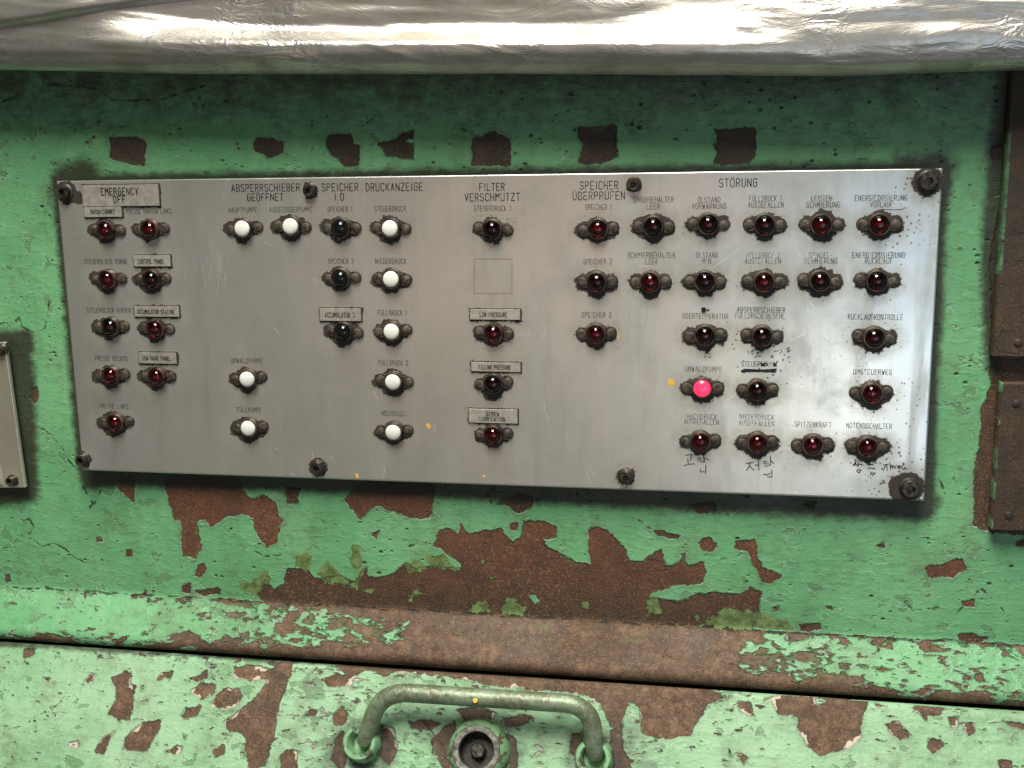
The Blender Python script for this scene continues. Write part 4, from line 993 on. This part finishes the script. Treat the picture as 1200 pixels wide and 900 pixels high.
c2_[3].grime[:] = 0.52
c2_[3].chip = np.where((c2_[0]-c2_[8]) < 0.0012, 0.0006+0.0014*np.sin(c2_[1]*310)+0.001*np.sin(c2_[1]*97), 0.01)
o2_ = finish_cover(*c2_)
for o, pts in ((o1, [(1193, 402)]), (o2_, [(1191, 473), (1182, 604)])):
    for (px, py) in pts:
        q = on_plane(px, py, (0, -.010, 0), (0, 1, 0)); bm = bmesh.new()
        lathe(bm, [(0.0023, -0.0004), (0.0023, 0.0003), (0.0017, 0.0007), (0, 0.0008)], 18)
        s_ = link('cover_screw', bm_mesh('cover_screw', bm), M_cover, o); s_.location = tuple(q)

# ------------------------------------------------------------------ crumpled sheet-metal cover hanging over the top edge
t_ = NT('crumpled_sheet_metal'); p_ = t_.geo()
na = t_.noise(p_, 28, 6, 0.6, 0.6); nb_ = t_.noise(t_.mapping(p_, (0.30, 1, 1)), 70, 5, 0.6, 1.2); nc_ = t_.noise(p_, 300, 4, 0.65)
cc = t_.mix(t_.step(na, 0.40, 0.70), (0.46, 0.45, 0.42), (0.32, 0.30, 0.25))
cc = t_.mix(t_.math('MULTIPLY', t_.step(nc_, 0.56, 0.70), 0.35), cc, (0.25, 0.21, 0.15))
wv_ = t_.noise(t_.mapping(p_, (0.55, 1, 1.3), loc=(3, 0, 0)), 95, 3, 0.5, 1.6)
rd_ = t_.math('SUBTRACT', 1.0, t_.math('MULTIPLY', t_.math('ABSOLUTE', t_.math('SUBTRACT', wv_, 0.5)), 7.0), clamp=True)   # sharp creases
rd_ = t_.math('MULTIPLY', rd_, t_.step(t_.noise(t_.mapping(p_, loc=(5, 0, 2)), 18, 3), 0.42, 0.62))
hh_ = t_.math('ADD', t_.math('MULTIPLY', nb_, 0.8), t_.math('ADD', t_.math('MULTIPLY', nc_, 0.06), t_.math('MULTIPLY', rd_, 0.35)))
M_sheet = t_.set(color=cc, rough=t_.lin(na, 0.3, 0.7, 0.27, 0.44), metal=0.86, normal=t_.bump(hh_, 0.30, 0.0022))
zs0 = on_plane(600, 87, (0, -0.036, 0), (0, 1, 0))[2]
NT_ = 220
def profile(pr):
    pr = np.array(pr); tt = np.concatenate([[0], np.cumsum(np.hypot(*np.diff(pr, axis=0).T))]); ts = np.linspace(0, tt[-1], NT_)
    return np.stack([np.interp(ts, tt, pr[:, 0]), np.interp(ts, tt, pr[:, 1])], 1)
prfA = profile([(0.0355, -0.0006), (0.0385, 0.0008), (0.0425, 0.0042), (0.0456, 0.009), (0.0465, 0.0125), (0.0464, 0.0142), (0.0450, 0.0158), (0.0405, 0.0172), (0.0335, 0.0192), (0.0285, 0.0218), (0.0262, 0.026), (0.0262, 0.036), (0.0266, 0.046), (0.0275, 0.060), (0.030, 0.075), (0.034, 0.10), (0.038, 0.14)])
prfB = profile([(0.0355, -0.0006), (0.0382, 0.0008), (0.0415, 0.0040), (0.0445, 0.009), (0.0455, 0.0150), (0.0456, 0.022), (0.0452, 0.030), (0.0446, 0.040), (0.0440, 0.050), (0.043, 0.060), (0.042, 0.080), (0.041, 0.10), (0.040, 0.14)])
ker = np.array([1, 2, 3, 2, 1])/9
prfC = profile([(0.0355, -0.0006), (0.0385, 0.0008), (0.0425, 0.0042), (0.0447, 0.009), (0.0454, 0.0135), (0.0452, 0.0180), (0.0444, 0.0240), (0.0438, 0.0300), (0.0434, 0.036), (0.0430, 0.044), (0.0426, 0.054), (0.042, 0.070), (0.041, 0.10), (0.040, 0.14)])
def finish_profile(prf):
    for q in range(1):
        for c in (0, 1): prf[2:-2, c] = np.convolve(prf[:, c], ker, 'valid')
    tang = np.gradient(prf, axis=0); nrm = np.stack([tang[:, 1], -tang[:, 0]], 1)
    return nrm/np.linalg.norm(nrm, axis=1)[:, None]
nrmA, nrmB, nrmC = finish_profile(prfA), finish_profile(prfB), finish_profile(prfC)
xs3 = np.arange(-0.46, 0.46, 0.0025)
P = np.zeros((NT_, len(xs3), 3))
for j, x in enumerate(xs3):
    sag = np.interp(x, [-0.46, -0.33, -0.15, 0.0, 0.2, 0.32, 0.46], [0.0190, 0.0155, 0.0068, 0.0024, -0.0045, -0.0045, -0.0060])
    k_ = min(1, max(0, (x+0.235)/0.13)); k_ = k_*k_*(3-2*k_); prf = prfA*k_+prfB*(1-k_); nrm = nrmA*k_+nrmB*(1-k_)
    m_c = min(1, max(0, (x-0.03)/0.17)); m_c = m_c*m_c*(3-2*m_c); prf = prf*(1-m_c)+prfC*m_c; nrm = nrm*(1-m_c)+nrmC*m_c
    for i in range(NT_):
        o, z = prf[i]
        w_ = min(1, 0.35+i/24)
        amp = 0.0016*mnoise.noise(Vector((x*5, z*26, 2.0)))+0.0010*mnoise.noise(Vector((x*13, z*85, 7.0)))+0.0004*mnoise.noise(Vector((x*40, z*150, 4.0)))
        rid = 1-abs(mnoise.noise(Vector((x*8+3, z*60+x*12, 5.0))))
        amp += 0.0008*max(0, rid-0.80)*5*0.5
        # long slanting fold at the upper left
        zf = np.interp(x, [-0.46, -0.31, -0.23, -0.15, 0.0], [0.006, 0.016, 0.028, 0.042, 0.075]); dz = z-zf
        if x < 0.0: amp += 0.0042*(1/(1+math.exp(max(-40, min(40, -dz/0.0006)))))
        P[i, j] = (x, -(o+nrm[i, 0]*amp*w_), zs0+sag+z+nrm[i, 1]*amp*w_)
sheet = link('sheet_metal_cover', grid_mesh('sheet_metal_cover', P, {}), M_sheet)
sol = sheet.modifiers.new('thickness', 'SOLIDIFY'); sol.thickness = 0.0008
tag(sheet, 'crumpled shiny sheet metal cover rolled over the top edge of the wall', 'metal sheet')
